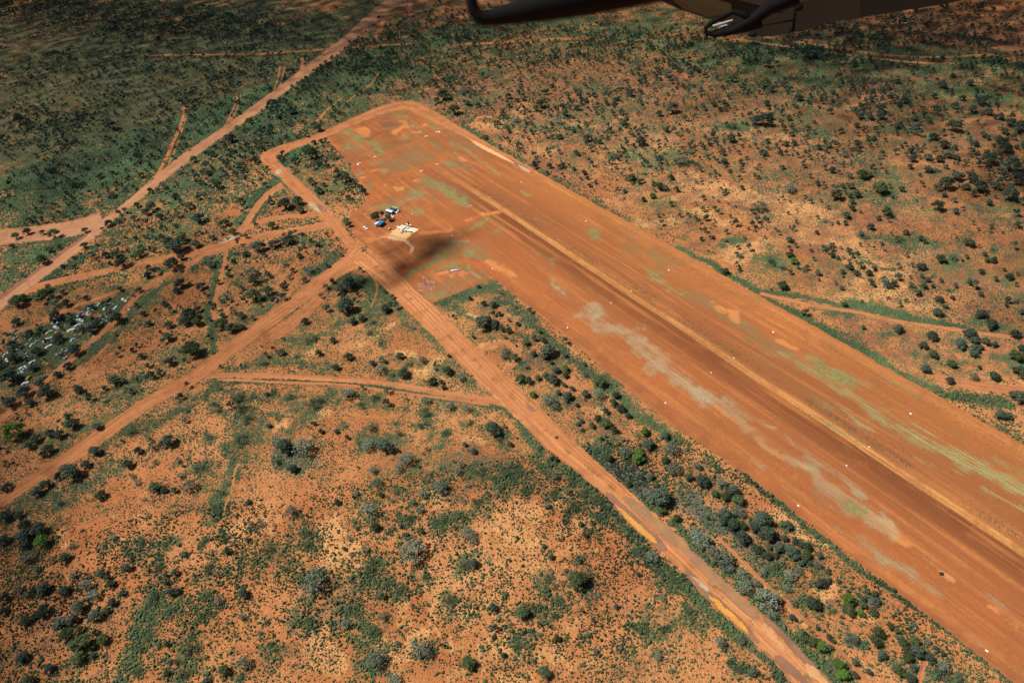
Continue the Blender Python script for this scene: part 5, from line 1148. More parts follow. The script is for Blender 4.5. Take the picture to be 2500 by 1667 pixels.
def loft(bm, rings, closed=True, caps=True):
    vs = [[bm.verts.new(p) for p in r] for r in rings]
    n = len(rings[0])
    for a, b in zip(vs[:-1], vs[1:]):
        for i in range(n if closed else n - 1):
            bm.faces.new((a[i], a[(i + 1) % n], b[(i + 1) % n], b[i]))
    if caps:
        bm.faces.new(vs[0][::-1])
        bm.faces.new(vs[-1])
def part(name, bm, mat, parent, smooth=False):
    return link(name, to_mesh(name + "_mesh", bm, mat, smooth), parent)
def rod(bm, a, b, r, n=8):
    limb(bm, a, b, r, r, n)
def disc(bm, c, r, w, axis='Y', n=14):
    rot = Matrix.Rotation(math.pi / 2, 4, 'X') if axis == 'Y' else Matrix.Identity(4)
    bmesh.ops.create_cone(bm, cap_ends=True, segments=n, radius1=r, radius2=r, depth=w, matrix=Matrix.Translation(c) @ rot)
def head(c, a, b, z=0.0):
    """ground point half-way between two picture points, and the heading from a to b"""
    p, q = gnd(c, *a, z), gnd(c, *b, z)
    m = (p + q) / 2
    return m, math.atan2(q[1] - p[1], q[0] - p[0]), np.linalg.norm(q - p)

# ------------------------------------------------------------------ vehicles
STYLE = {
    'wagon': dict(hull=[(-2.4, .34), (-2.42, .98), (-2.3, 1.06), (.95, 1.08), (2.15, .98), (2.4, .80), (2.42, .34)], cab=(-2.32, .85, -2.12, .15, 1.06, 1.80)),
    'sedan': dict(hull=[(-2.4, .34), (-2.42, .90), (-2.2, .98), (-1.2, 1.0), (.95, .98), (2.1, .88), (2.38, .70), (2.4, .34)], cab=(-1.75, 1.05, -1.05, .25, .98, 1.45)),
    'ute': dict(hull=[(-2.55, .36), (-2.57, .92), (-2.5, 1.0), (-.6, 1.02), (1.15, 1.05), (2.2, .98), (2.45, .80), (2.47, .36)], cab=(-.75, 1.1, -.62, .45, 1.03, 1.72)),
    'van': dict(hull=[(-2.45, .36), (-2.48, 1.05), (-2.4, 1.12), (1.6, 1.12), (2.2, 1.02), (2.42, .8), (2.44, .36)], cab=(-2.42, 1.9, -2.34, 1.2, 1.10, 2.02)),
}
def hull_mesh(prof, w):
    bm = bmesh.new()
    rings = []
    for y, k in ((-w / 2, .93), (-w / 2 + .12, 1.0), (w / 2 - .12, 1.0), (w / 2, .93)):
        rings.append([(x * (1 - (1 - k) * .25), y, .34 + (z - .34) * k) for x, z in prof])
    loft(bm, rings)
    return bm
CARM = {}
def car_meshes(style):
    if style in CARM:
        return CARM[style]
    s = STYLE[style]
    w = 1.82
    body = to_mesh(style + "_body_mesh", hull_mesh(s['hull'], w), OFFW)
    b0, b1, t0, t1, z0, z1 = s['cab']
    bm = bmesh.new()
    zr = z1 - .1
    lo = [(b0, -w * .46, z0 - .02), (b1, -w * .46, z0 - .02), (b1, w * .46, z0 - .02), (b0, w * .46, z0 - .02)]
    hi = [(t0, -w * .38, zr), (t1, -w * .38, zr), (t1, w * .38, zr), (t0, w * .38, zr)]
    loft(bm, [lo, hi])
    win = to_mesh(style + "_glass_mesh", bm, GLASS)
    bm = bmesh.new()
    hi2 = [(t0 - .04, -w * .39, zr - .02), (t1 + .06, -w * .39, zr - .02), (t1 + .06, w * .39, zr - .02), (t0 - .04, w * .39, zr - .02)]
    tp = [(t0 + .1, -w * .33, z1), (t1 - .1, -w * .33, z1), (t1 - .1, w * .33, z1), (t0 + .1, w * .33, z1)]
    loft(bm, [hi2, tp])
    for (x0, x1_) in ((b0, t0), (b1, t1), ((b0 + b1) / 2, (t0 + t1) / 2)):
        for sg in (-1, 1):
            rod(bm, (x0, sg * w * .463, z0), (x1_, sg * w * .388, zr), .045, 5)
    roof = to_mesh(style + "_roof_mesh", bm, OFFW)
    wh = []
    for x in (-1.45, 1.45):
        for sg in (-1, 1):
            bm = bmesh.new()
            disc(bm, (x, sg * .83, .33), .34, .22)
            wh.append(to_mesh("wheel_mesh", bm, RUB))
    tray = None
    if style == 'ute':
        bm = bmesh.new()
        box(bm, (-1.68, 0, 1.03), (1.6, 1.5, .05))
        tray = to_mesh("tray_mesh", bm, DARKM)
    bm = bmesh.new()
    for sg in (-1, 1):
        box(bm, (2.38, sg * .66, .72), (.10, .34, .16))
    lamps = to_mesh("headlight_mesh", bm, STEEL)
    CARM[style] = (body, win, roof, wh, tray, lamps)
    return CARM[style]
def paint_of(o, m):
    o.material_slots[0].link = 'OBJECT'
    o.material_slots[0].material = m
def car(style, loc, rz, paint, label, name, cat="car", group=None, wheels=True, roof=True, tilt=(0, 0), z=0.0, glass=True):
    body, win, rf, wh, tray, lamps = car_meshes(style)
    e = empty(name, (loc[0], loc[1], z if wheels else z - .28), rz)
    e.rotation_euler = (tilt[0], tilt[1], rz)
    b = link("body", body, e)
    paint_of(b, paint)
    if glass:
        link("windows", win, e)
    if roof:
        r = link("roof", rf, e)
        paint_of(r, paint)
    if tray:
        link("tray", tray, e)
    if wheels:
        for m in wh:
            link("wheel", m, e)
        link("headlights", lamps, e)
    tag(e, label, cat, group)
    return e
g_apron = "vehicles parked by the apron sheds"
m, rz, ln = head('F', (470, 965), (300, 895))
car('wagon', m, rz + math.pi, WHITE, "white wagon parked alone on bare dirt left of the blue awning", "parked_wagon", "car", g_apron, z=.12)
m, rz, ln = head('F', (1385, 405), (1262, 492))
car('ute', m, rz, WHITE, "white utility parked beside the dark end of the teal shed", "parked_utility", "car", g_apron, z=.12)
m, rz, ln = head('F', (1085, 555), (1200, 612))
car('sedan', m, rz, WHITE, "white sedan nosing out from under the small round tree", "parked_sedan", "car", g_apron, z=.12)
m, rz, ln = head('F', (890, 530), (955, 640))
car('van', m, rz, WHITE, "white van half hidden behind the small round tree", "parked_van", "van", g_apron, z=.12)

# ------------------------------------------------------------------ sheds, awning, cabin
def prism(bm, poly, z0, z1, mi=0, top=None):
    lo = [bm.verts.new((x, y, z0)) for x, y in poly]
    hi = [bm.verts.new((x, y, z1)) for x, y in poly]
    n = len(poly)
    fs = [bm.faces.new((lo[i], lo[(i + 1) % n], hi[(i + 1) % n], hi[i])) for i in range(n)]
    fs.append(bm.faces.new(hi))
    fs.append(bm.faces.new(lo[::-1]))
    for f in fs:
        f.material_index = mi
def local(poly, c):
    return [(p[0] - c[0], p[1] - c[1]) for p in poly]
def rectfit(p):
    """a true rectangle with the centre, heading and mean sides of a quadrilateral"""
    p = np.array(p, float)
    c = p.mean(0)
    u = (p[1] - p[0]) + (p[2] - p[3])
    L = np.linalg.norm(u) / 2
    a = math.atan2(u[1], u[0])
    v = (p[3] - p[0]) + (p[2] - p[1])
    W_ = abs(np.dot(v / 2, [-math.sin(a), math.cos(a)]))
    return c, a, L, W_
BLUE_R = plain("blue_roof_sheet", (.02, .16, .42), .45, var=.08)
TEAL = plain("teal_steel", (.018, .15, .19), .5, var=.1)
TAN = plain("tan_roof_sheet", (.60, .48, .24), .6, var=.08)
SILV = plain("pale_zinc_sheet", (.58, .66, .64), .4, .2, var=.08)
DGRN = plain("dark_green_sheet", (.045, .085, .08), .6, var=.1)
c, a, L, W_ = rectfit(gpts('F', [(695, 796), (790, 826), (932, 706), (829, 673)], 2.9))
aw = empty("shade_awning", (c[0], c[1], .12), a)
bm = bmesh.new(); box(bm, (0, 0, 2.85), (L, W_, .10), bev=.02)
for k in range(int(W_ / .7)):
    box(bm, (0, -W_ / 2 + .35 + k * .7, 2.915), (L * .98, .06, .03))
part("roof", bm, BLUE_R, aw)
for sx_ in (-1, 1):
    for sy_ in (-1, 1):
        bm = bmesh.new(); rod(bm, (sx_ * (L / 2 - .15), sy_ * (W_ / 2 - .15), 0), (sx_ * (L / 2 - .15), sy_ * (W_ / 2 - .15), 2.8), .06)
        part("post", bm, WHITE, aw)
tag(aw, "bright blue flat roofed awning on four white posts beside the white cabin", "awning")
c, a, L, W_ = rectfit(gpts('F', [(640, 786), (690, 800), (828, 674), (775, 662)], 2.9))
cb = empty("site_cabin", (c[0], c[1], .12), a)
bm = bmesh.new(); box(bm, (0, 0, 1.35), (L, W_ * .96, 2.7), bev=.04); part("wall", bm, OFFW, cb)
bm = bmesh.new(); box(bm, (0, 0, 2.78), (L + .2, W_ + .05, .12), bev=.02); part("roof", bm, WHITE, cb)
for k in (-.28, .28):
    bm = bmesh.new(); box(bm, (-L / 2 - .02, k * W_, 1.7), (.05, .6, .7)); part("window", bm, GLASS, cb)
bm = bmesh.new(); box(bm, (L * .2, -W_ / 2 + .02, 1.05), (.8, .08, 2.0)); part("door", bm, DARKM, cb)
tag(cb, "long white cabin running along the left side of the blue awning", "cabin")
c, a, L, W_ = rectfit(gpts('F', [(957, 402), (1130, 468), (1200, 398), (1010, 357)], 2.5))
sh = empty("tin_shed", (c[0], c[1], .12), a)
bm = bmesh.new(); box(bm, (0, 0, 1.2), (L * .97, W_ * .94, 2.4)); part("wall", bm, DGRN, sh)
bm = bmesh.new()
loft(bm, [[(sx_ * L / 2, -W_ / 2, 2.38), (sx_ * L / 2, -W_ / 2, 2.46), (sx_ * L / 2, 0, 2.98), (sx_ * L / 2, W_ / 2, 2.46), (sx_ * L / 2, W_ / 2, 2.38), (sx_ * L / 2, 0, 2.88)] for sx_ in (-1, 1)])
part("roof", bm, SILV, sh)
bm = bmesh.new(); box(bm, (L / 2 * .97 + .01, 0, 1.0), (.05, W_ * .5, 1.9)); part("door", bm, DARKM, sh)
tag(sh, "grey green tin shed with a pale gabled roof", "shed")
c, a, L, W_ = rectfit(gpts('F', [(1078, 322), (1238, 374), (1283, 338), (1128, 298)], 2.7))
cs = empty("shipping_container", (c[0], c[1], .12), a)
bm = bmesh.new(); box(bm, (0, 0, 1.3), (L, W_, 2.6))
for k in range(int(L / .45)):
    for sg in (-1, 1):
        box(bm, (-L / 2 + .25 + k * .45, sg * (W_ / 2 + .02), 1.3), (.16, .05, 2.4))
part("wall", bm, TEAL, cs)
bm = bmesh.new(); box(bm, (0, 0, 2.65), (L + .05, W_ + .08, .09)); part("roof", bm, TEAL, cs)
bm = bmesh.new(); box(bm, (L / 2 + .03, 0, 1.3), (.06, W_ * .92, 2.4)); part("door", bm, DARKM, cs)
tag(cs, "teal corrugated container with a dark end behind the tin shed", "container")
poly_sheet("container_slab", gpts('F', [(1120, 300), (1170, 285), (1300, 325), (1280, 345)]), .16, TAN, .1)
# trees of the apron
for (x, y, d, k, lab) in ((660, 565, 230, 'O', "big dense dark round tree behind the white cabin"), (850, 485, 115, 'M', "thin tree between the big round tree and the tin shed"), (1035, 590, 155, 'O', "small round tree shading two white vehicles")):
    sx, sy = src('F', x, y)
    _, dep = to_src(gnd('S', sx, sy)[None])
    dm = d * CROP['F'][2] * dep[0] / FPX * 1.5
    h = dm * 1.0
    e = place(k, PROTO[k][1], gnd('S', sx, sy, h * .55), dm, h, 1.0, "apron_tree", True)
    e.location.z = .12
    tag(e, lab, "tree", "trees beside the apron sheds")
# small service trailer
m, rz, ln = head('F', (1030, 980), (1130, 915))
tr = empty("service_trailer", (m[0], m[1], .12), rz)
bm = bmesh.new(); box(bm, (0, 0, .55), (2.6, 1.4, .12)); box(bm, (1.8, 0, .5), (1.2, .08, .08)); box(bm, (.8, .5, .9), (.7, .3, .6)); part("chassis", bm, DARKM, tr)
bm = bmesh.new(); loft(bm, [[(x, .55 * r_ * math.cos(t_ * .524), 1.0 + .5 * r_ * math.sin(t_ * .524)) for t_ in range(12)] for x, r_ in ((-1.2, .6), (-1.05, 1), (.25, 1), (.4, .6))]); part("tank", bm, WHITE, tr, True)
for sg in (-1, 1):
    bm = bmesh.new(); disc(bm, (-.2, sg * .75, .35), .35, .18); part("wheel", bm, RUB, tr)
tag(tr, "small trailer with a white tank left of the parked aeroplane", "trailer")

# ------------------------------------------------------------------ parked aeroplane
pa = empty("parked_aeroplane", (-469.4, 177.4, .19), math.atan2(-.94, .34))
def ring(x, zc, ry, rz_, n=16):
    return [(x, ry * math.cos(6.2832 * i / n), zc + rz_ * math.sin(6.2832 * i / n)) for i in range(n)]
bm = bmesh.new()
loft(bm, [ring(*q) for q in ((5.4, 1.35, .06, .06), (5.1, 1.36, .32, .28), (4.3, 1.45, .56, .52), (3.3, 1.55, .70, .70), (2.4, 1.72, .76, .90), (1.0, 1.75, .78, .95), (-1.6, 1.75, .76, .92), (-3.2, 1.82, .56, .68), (-4.8, 1.95, .34, .42), (-6.3, 2.1, .12, .2))])
part("fuselage", bm, WHITE, pa, True)
def wing(pts_root, pts_tip, z0, z1, t0, t1, mirror=False):
    bm = bmesh.new()
    for sg in ((1, -1) if mirror else (1,)):
        r, t = [], []
        for (x0, x1), y, z, th, out in ((pts_root[0], pts_root[1], z0, t0, r), (pts_tip[0], pts_tip[1], z1, t1, t)):
            c_ = x0 - x1
            out += [(x0, y * sg, z), (x0 - c_ * .12, y * sg, z + th * .6), (x0 - c_ * .4, y * sg, z + th), (x1, y * sg, z + .01), (x0 - c_ * .4, y * sg, z - th * .5), (x0 - c_ * .1, y * sg, z - th * .45)]
        loft(bm, [r, t])
    return bm
for sg in (1, -1):
    bm = bmesh.new()
    rr_ = [((1.25, -1.15), .5, 1.15, .17), ((1.05, -1.05), 2.6, 1.27, .15), ((.5, -.62), 8.1, 1.62, .07)]
    loft(bm, [[(x0, y * sg, z), (x0 - (x0 - x1) * .12, y * sg, z + th * .7), (x0 - (x0 - x1) * .4, y * sg, z + th), (x1, y * sg, z + .01), (x0 - (x0 - x1) * .4, y * sg, z - th * .5), (x0 - (x0 - x1) * .1, y * sg, z - th * .45)] for (x0, x1), y, z, th in rr_])
    part("wing", bm, WHITE, pa, False)
    nb_ = bmesh.new(); loft(nb_, [ring(x, zc, r_, r_ * .95, 12) for x, zc, r_ in ((2.7, 1.42, .2), (2.4, 1.42, .36), (1.0, 1.45, .42), (-.6, 1.42, .32), (-1.5, 1.38, .08))])
    for v in nb_.verts:
        v.co.y += sg * 2.5
    nc = part("engine_nacelle", nb_, WHITE, pa, True)
    bm = bmesh.new(); loft(bm, [ring(x, 1.42, r_, r_, 10) for x, r_ in ((3.1, .03), (2.95, .12), (2.7, .17))])
    for v in bm.verts:
        v.co.y += sg * 2.5
    for k in range(3):
        aa = k * 2.094 + .4
        limb(bm, (2.85, sg * 2.5, 1.42), (2.85, sg * 2.5 + math.cos(aa) * 1.05, 1.42 + math.sin(aa) * 1.05), .09, .04, 5)
    link("propeller", to_mesh("propeller_mesh", bm, DARKM), nc)
    bm = bmesh.new(); loft(bm, [[(x0, y * sg, z), (x0 - (x0 - x1) * .4, y * sg, z + .06), (x1, y * sg, z), (x0 - (x0 - x1) * .4, y * sg, z - .05)] for x0, x1, y, z in ((-5.2, -6.5, .1, 2.15), (-5.6, -6.45, 2.9, 2.2))])
    part("tailplane", bm, WHITE, pa)
    bm = bmesh.new()
    for k in range(4):
        box(bm, (1.3 - k * .75, sg * .755, 2.02), (.42, .06, .32), bev=.02)
    part("cabin_windows", bm, GLASS, pa)
    bm = bmesh.new(); rod(bm, (-.1, sg * 2.4, 1.2), (-.1, sg * 2.4, .3), .06); disc(bm, (-.1, sg * 2.4, .32), .32, .2); part("landing_gear", bm, RUB, pa)
bm = bmesh.new(); loft(bm, [[(-4.5, -.08, 2.2), (-4.5, .08, 2.2), (-6.5, .06, 2.15), (-6.5, -.06, 2.15)], [(-5.1, -.07, 2.9), (-5.1, .07, 2.9), (-6.6, .05, 2.9), (-6.6, -.05, 2.9)], [(-6.0, -.04, 4.5), (-6.0, .04, 4.5), (-6.9, .03, 4.5), (-6.9, -.03, 4.5)]])
part("tail_fin", bm, NAVY, pa)
bm = bmesh.new()
for sg in (-1, 1):
    box(bm, (3.05, sg * .34, 2.28), (.75, .6, .05), bev=.02)
for f in bm.verts:
    f.co.z += -(f.co.x - 2.7) * .55
part("windscreen", bm, GLASS, pa)
bm = bmesh.new(); rod(bm, (4.0, 0, 1.2), (4.0, 0, .3), .05); disc(bm, (4.0, 0, .27), .27, .16); part("nose_gear", bm, RUB, pa)
tag(pa, "white low winged twin engined aeroplane with a navy tail fin on the concrete pad", "aeroplane")

# ------------------------------------------------------------------ people
def person_mesh():
    me = bpy.data.meshes.new("person_mesh")
    V, E, R = [], [], []
    def add(p, r, frm=None):
        V.append(p); R.append(r)
        if frm is not None:
            E.append((frm, len(V) - 1))
        return len(V) - 1
    pel = add((0, 0, .93), .145)
    wst = add((0, .0, 1.08), .13, pel)
    cht = add((0, .01, 1.28), .16, wst)
    nk0 = add((0, 0, 1.43), .085, cht)
    nk = add((0, 0, 1.50), .055, nk0)
    h1 = add((0, -.015, 1.58), .085, nk)
    h2 = add((0, -.01, 1.68), .092, h1)
    for s in (-1, 1):
        hip = add((s * .10, 0, .88), .10, pel)
        kn = add((s * .12, -.02, .50), .062, hip)
        an = add((s * .12, .02, .09), .042, kn)
        add((s * .13, -.13, .04), .035, an)
        sh_ = add((s * .18, 0, 1.40), .062, cht)
        el = add((s * .25, .02, 1.12), .042, sh_)
        wr = add((s * .27, -.05, .88), .028, el)
        pm = add((s * .272, -.06, .81), .032, wr)
        for k in range(4):
            f1 = add((s * .272, -.095 + k * .022, .765 - .004 * (k % 3)), .010, pm)
            add((s * .262, -.098 + k * .022, .715 + .012 * (k in (0, 3))), .008, f1)
        t1 = add((s * .262, -.105, .83), .011, wr)
        add((s * .255, -.125, .79), .009, t1)
    me.from_pydata(V, E, [])
    o = bpy.data.objects.new("person_build", me)
    COL.objects.link(o)
    sk = o.modifiers.new("skin", 'SKIN')
    sd = o.modifiers.new("smooth", 'SUBSURF')
    sd.levels = sd.render_levels = 1
    for i, r in enumerate(R):
        me.skin_vertices[0].data[i].radius = (r, r * .8)
    me.skin_vertices[0].data[0].use_root = True
    dg = bpy.context.evaluated_depsgraph_get()
    nm = bpy.data.meshes.new_from_object(o.evaluated_get(dg))
    nm.name = "person_mesh"
    bpy.data.objects.remove(o)
    return nm
def cloth_mat(name, shirt, legs):
    t = NT(name)
    s = t.n("ShaderNodeSeparateXYZ")
    t.l(t.n("ShaderNodeTexCoord").outputs["Object"], s.inputs[0])
    c_ = t.mix(t.math('GREATER_THAN', s.outputs[2], .95), legs, shirt)
    c_ = t.mix(t.math('GREATER_THAN', s.outputs[2], 1.46), c_, (.30, .16, .10))
    c_ = t.mix(t.math('GREATER_THAN', s.outputs[2], 1.68), c_, (.03, .02, .015))
    t.base(c_)
    return t.m
me_ = None
try:
    me_ = person_mesh()
except Exception as ex:
    print("person", ex)
pm_ = [cloth_mat("dark_clothes", (.05, .05, .07), (.02, .02, .03)), cloth_mat("blue_shirt", (.05, .10, .25), (.03, .03, .04)), cloth_mat("pale_shirt", (.45, .42, .38), (.04, .05, .08))]
if me_ is not None:
    me_.materials.clear()
    me_.materials.append(pm_[0])
    for i, (x, y, mi, lab) in enumerate(((1690, 1100, 0, "person in dark clothes, leftmost of the group by the wing tip"), (1712, 1108, 1, "person in a blue shirt in the group by the wing tip"), (1748, 1104, 2, "person in a pale shirt in the middle of the group by the wing"), (1735, 1050, 0, "person in dark clothes standing closest to the wing tip"), (1775, 1065, 1, "person in a blue shirt at the pad's edge behind the group"), (1802, 1075, 0, "person in dark clothes, rightmost of the group by the wing"), (720, 918, 0, "person in dark clothes standing alone below the white cabin"), (985, 795, 2, "person in a pale shirt standing right of the blue awning"))):
        w = gnd('F', x, y)
        o = link("person", me_)
        o.location = (w[0], w[1], .12 if i != 2 else .12)
        o.rotation_euler = (0, 0, i * 1.7)
        paint_of(o, pm_[mi])
        tag(o, lab, "person", "people waiting beside the aeroplane" if i < 6 else None)

# ------------------------------------------------------------------ airfield markers
def gable_mesh():
    bm = bmesh.new()
    loft(bm, [[(x, -.55, 0), (x, 0, .62), (x, .55, 0), (x, 0, .54)] for x in (-.9, .9)])
    return to_mesh("gable_marker_mesh", bm, WHITE)
gm = gable_mesh()
rows = {'left outer': [(1202, 656), (1386, 800), (1625, 984), (1949, 1234), (2409, 1588)], 'left runway': [(1492, 740), (1736, 910), (2067, 1136.5)], 'right runway': [(1194, 482), (1541, 711), (1792, 874), (2122, 1091)], 'right outer': [(1273, 445), (1431, 540), (1633, 660), (1888, 811), (2223, 1010)]}
for r_, l in rows.items():
    for i, p in enumerate(l):
        o = link("gable_marker", gm)
        w = gnd('S', *p)
        o.location = (w[0], w[1], .12)
        o.scale = (.65, .65, .65)
        if 'runway' in r_:
            o.scale = (.5, .5, .5)
        tag(o, f"white gable marker on the {r_} edge, {ORD[i]} from the apron end", "marker", "white markers along the airstrip")
for x, y, lab in ((712, 1255, "tiny white cone where two red trails fork"), (1934, 1540, "tiny white cone beside the green grass tongue")):
    w = gnd('E', x, y)
    o = link("gable_marker", gm); o.location = (w[0], w[1], .12); o.scale = (.6, .6, .6); tag(o, lab, "marker", "white markers along the airstrip")
for x, y, lab in ((1095, 250, "tiny white cone left of the round green patch on the apron"), (1668, 560, "tiny white cone on the dark side of the taxi trail"), (430, 255, "tiny white cone left of the big round apron tree")):
    w = gnd('D', x, y)
    o = link("gable_marker", gm); o.location = (w[0], w[1], .12); o.scale = (.65, .65, .65); tag(o, lab, "marker", "white markers along the airstrip")
def board(c, segs, label, wid=.9):
    p0 = gnd(c, *segs[0][0])
    bm = bmesh.new()
    for a_, b_ in segs:
        pa_, pb_ = gnd(c, *a_), gnd(c, *b_)
        d_ = pb_ - pa_
        m_ = (pa_ + pb_) / 2 - p0
        box(bm, (m_[0], m_[1], .05), (np.linalg.norm(d_) + .3, wid, .08), math.atan2(d_[1], d_[0]))
    o = link("ground_board", to_mesh("ground_board_mesh", bm, WHITE))
    o.location = (p0[0], p0[1], .12)
    tag(o, label, "marker", "white boards across the airstrip's end")
board('E', [((302, 945), (354, 925))], "white ground board, the long arm of the far left corner mark")
board('E', [((306, 948), (324, 962))], "white ground board, the short arm of the far left corner mark")
board('E', [((537, 846), (581, 832))], "single white board between the two corner marks, the nearer one")
board('E', [((1271, 552), (1314, 542))], "single white board beside the turning loop")
board('E', [((1425, 494), (1462, 480))], "white ground board, left arm of the far right corner mark")
board('E', [((1472, 476), (1494, 494))], "white ground board, right arm of the far right corner mark")
board('E', [((1212, 1040), (1230, 1056))], "small white board at the left side of the runway threshold", .7)
board('E', [((1236, 1038), (1248, 1030))], "tiny white board just right of the threshold's left mark", .6)
board('E', [((1424, 950), (1442, 944))], "small white board at the right side of the runway threshold", .6)
board('E', [((1452, 944), (1470, 952))], "tiny white board outermost at the threshold's right side", .6)
# windsock
b = gnd('W', 583, 738)
ws_ = empty("windsock", (b[0], b[1], .12))
bm = bmesh.new(); limb(bm, (0, 0, 0), (0, 0, 7.6), .16, .08, 10); rod(bm, (0, 0, 7.6), (0, 0, 9.6), .04, 6)
for k in range(3):
    rod(bm, (math.cos(k * 2.1) * 1.1, math.sin(k * 2.1) * 1.1, 0), (0, 0, 2.6), .05, 6)
part("pole", bm, plain("rusty_pole", (.12, .06, .045), .8), ws_)
bm = bmesh.new(); loft(bm, [[(.35 + .25 * t + r_ * math.cos(k * .6283), r_ * math.sin(k * .6283), 7.5 - 2.3 * t) for k in range(10)] for t, r_ in ((0, .42), (.3, .38), (.7, .28), (1, .18))]); part("sock", bm, plain("faded_white_cloth", (.80, .66, .58), .8), ws_, True)
bm = bmesh.new(); box(bm, (0, 0, 7.55), (.7, .08, .08)); part("frame", bm, STEEL, ws_)
tag(ws_, "tall pole with a limp pale windsock inside a ring of white stones", "windsock")
bm = bmesh.new()
bmesh.ops.create_icosphere(bm, subdivisions=2, radius=.34)
for v in bm.verts:
    v.co *= 1 + .25 * (math.sin(v.co.x * 17) * math.cos(v.co.y * 13)); v.co.z = v.co.z * .7 + .15
stm = to_mesh("stone_mesh", bm, WHITE)
for i, (x, y) in enumerate([(590, 662), (662, 655), (738, 664), (790, 688), (785, 782), (727, 840), (640, 832), (490, 885), (425, 880), (398, 840), (402, 790), (438, 732), (487, 708), (455, 886), (780, 690), (700, 868)]):
    w = gnd('W', x, y)
    o = link("painted_stone", stm); o.location = (w[0], w[1], .12); o.rotation_euler = (0, 0, i); o.scale = (.65 + .25 * (i % 3),) * 3
    tag(o, "white painted stone in the ring round the windsock", "stone", "white stones ringing the windsock")
for i, (x, y) in enumerate([(1117, 440), (1240, 485), (1365, 445), (1338, 315), (1412, 360)]):
    w = gnd('W', x, y)
    o = link("painted_stone", stm); o.location = (w[0], w[1], .12); o.rotation_euler = (0, 0, i * 2); o.scale = (.9,) * 3
    tag(o, "white painted stone beside the long white pipe", "stone", "white stones round the long pipe")
m, rz, ln = head('W', (1180, 405), (1384, 380), .5)
pp = empty("white_pipe", (m[0], m[1], .12), rz)
bm = bmesh.new(); loft(bm, [ring(x, .5, r_, r_, 14) for x, r_ in ((-ln / 2, .3), (-ln / 2 + .15, .48), (ln / 2 - .15, .48), (ln / 2, .3))]); part("shell", bm, WHITE, pp, True)
for k in (-.3, .3):
    bm = bmesh.new(); box(bm, (k * ln, 0, .1), (.3, 1.1, .2)); part("cradle", bm, DARKM, pp)
tag(pp, "long white cylinder lying on cradles right of the windsock", "tank")
# cattle grid and gate posts at the road junction
m, rz, ln = head('D', (385, 765), (410, 790))
cg = empty("cattle_grid", (m[0], m[1], .10), rz)
bm = bmesh.new()
for k in range(8):
    box(bm, (-1.6 + k * .45, 0, .05), (.14, 2.6, .08))
part("rails", bm, DARKM, cg)
for sg in (-1, 1):
    bm = bmesh.new(); box(bm, (0, sg * 1.5, .5), (3.6, .12, .9)); part("wing_fence", bm, WOOD, cg)
tag(cg, "dark steel cattle grid at the road junction", "cattle grid")
m, rz, ln = head('D', (425, 795), (445, 830))
bp = empty("gate_frame", (m[0], m[1], .10), rz)
for k in (-1.5, 0, 1.5):
    bm = bmesh.new(); rod(bm, (k, 0, 0), (k, 0, 1.5), .11); part("post", bm, WOOD, bp)
bm = bmesh.new()
for z_ in (.5, .9, 1.3):
    rod(bm, (-1.5, 0, z_), (1.5, 0, z_), .05, 6)
part("rail", bm, DARKM, bp)
tag(bp, "short dark gate of three posts just right of the cattle grid", "gate")
# power poles
for i, (x, y) in enumerate(((218, 420), (610, 338), (990, 250), (1375, 172), (1740, 82))):
    w = gnd('B1', x, y)
    pl = empty("power_pole", (w[0], w[1], 0), .9)
    bm = bmesh.new(); limb(bm, (0, 0, 0), (0, 0, 8.8), .15, .10, 8); part("pole", bm, WOOD, pl)
    bm = bmesh.new(); box(bm, (0, 0, 8.3), (.12, 2.0, .12))
    for k in (-.9, 0, .9):
        rod(bm, (0, k, 8.36), (0, k, 8.56), .05, 6)
    part("crossarm", bm, WOOD, pl)
    tag(pl, f"thin timber power pole, {ORD[i]} from the main road", "power pole", "power poles along the red track")
# fence on the right edge of the airstrip
fn = empty("wire_fence", (-374, 305.6, .12))
bm = bmesh.new(); rod(bm, (0, 0, 0), (0, 0, 1.15), .06, 5)
pmesh = to_mesh("fence_post_mesh", bm, plain("rust_steel", (.10, .055, .04), .8))
for k in range(64):
    o = link("post", pmesh, fn)
    o.location = (k * 6.1, random.uniform(-.05, .05), 0)
bm = bmesh.new()
for z_ in (.45, .75, 1.05):
    rod(bm, (0, 0, z_), (63 * 6.1, 0, z_), .008, 4)
part("wires", bm, STEEL, fn)
tag(fn, "thin wire fence with rusty steel posts along the airstrip's right edge", "fence")
# odds and ends
w = gnd('C3', 1785, 817)
bm = bmesh.new(); bmesh.ops.create_grid(bm, x_segments=8, y_segments=8, size=.85)
for v in bm.verts:
    v.co.z = .08 + .12 * math.sin(v.co.x * 5) * math.cos(v.co.y * 4)
o = part("black_tarpaulin", bm, plain("black_plastic", (.012, .012, .012), .5), None); o.location = (w[0], w[1], .14); o.rotation_euler = (0, 0, .7)
tag(o, "crumpled black sheet lying alone on the airstrip", "tarpaulin")
bm = bmesh.new(); loft(bm, [ring(x, 0, r_, r_, 12) for x, r_ in ((0, .28), (.03, .3), (.85, .3), (.88, .28))])
drm = to_mesh("drum_mesh", bm, WHITE)
for c_, x, y, lab in (('C3', 1598, 1194, "white drum among bushes beside the airstrip's left edge"), ('C3', 1338, 1100, "white drum at the foot of a round olive bush"), ('B1', 2280, 165, "white drum on the tussock slope near the road junction")):
    w = gnd(c_, x, y); o = link("steel_drum", drm); o.location = (w[0], w[1], .0); o.rotation_euler = (0, -math.pi / 2, 0); o.scale = (1.2,) * 3; tag(o, lab, "drum")

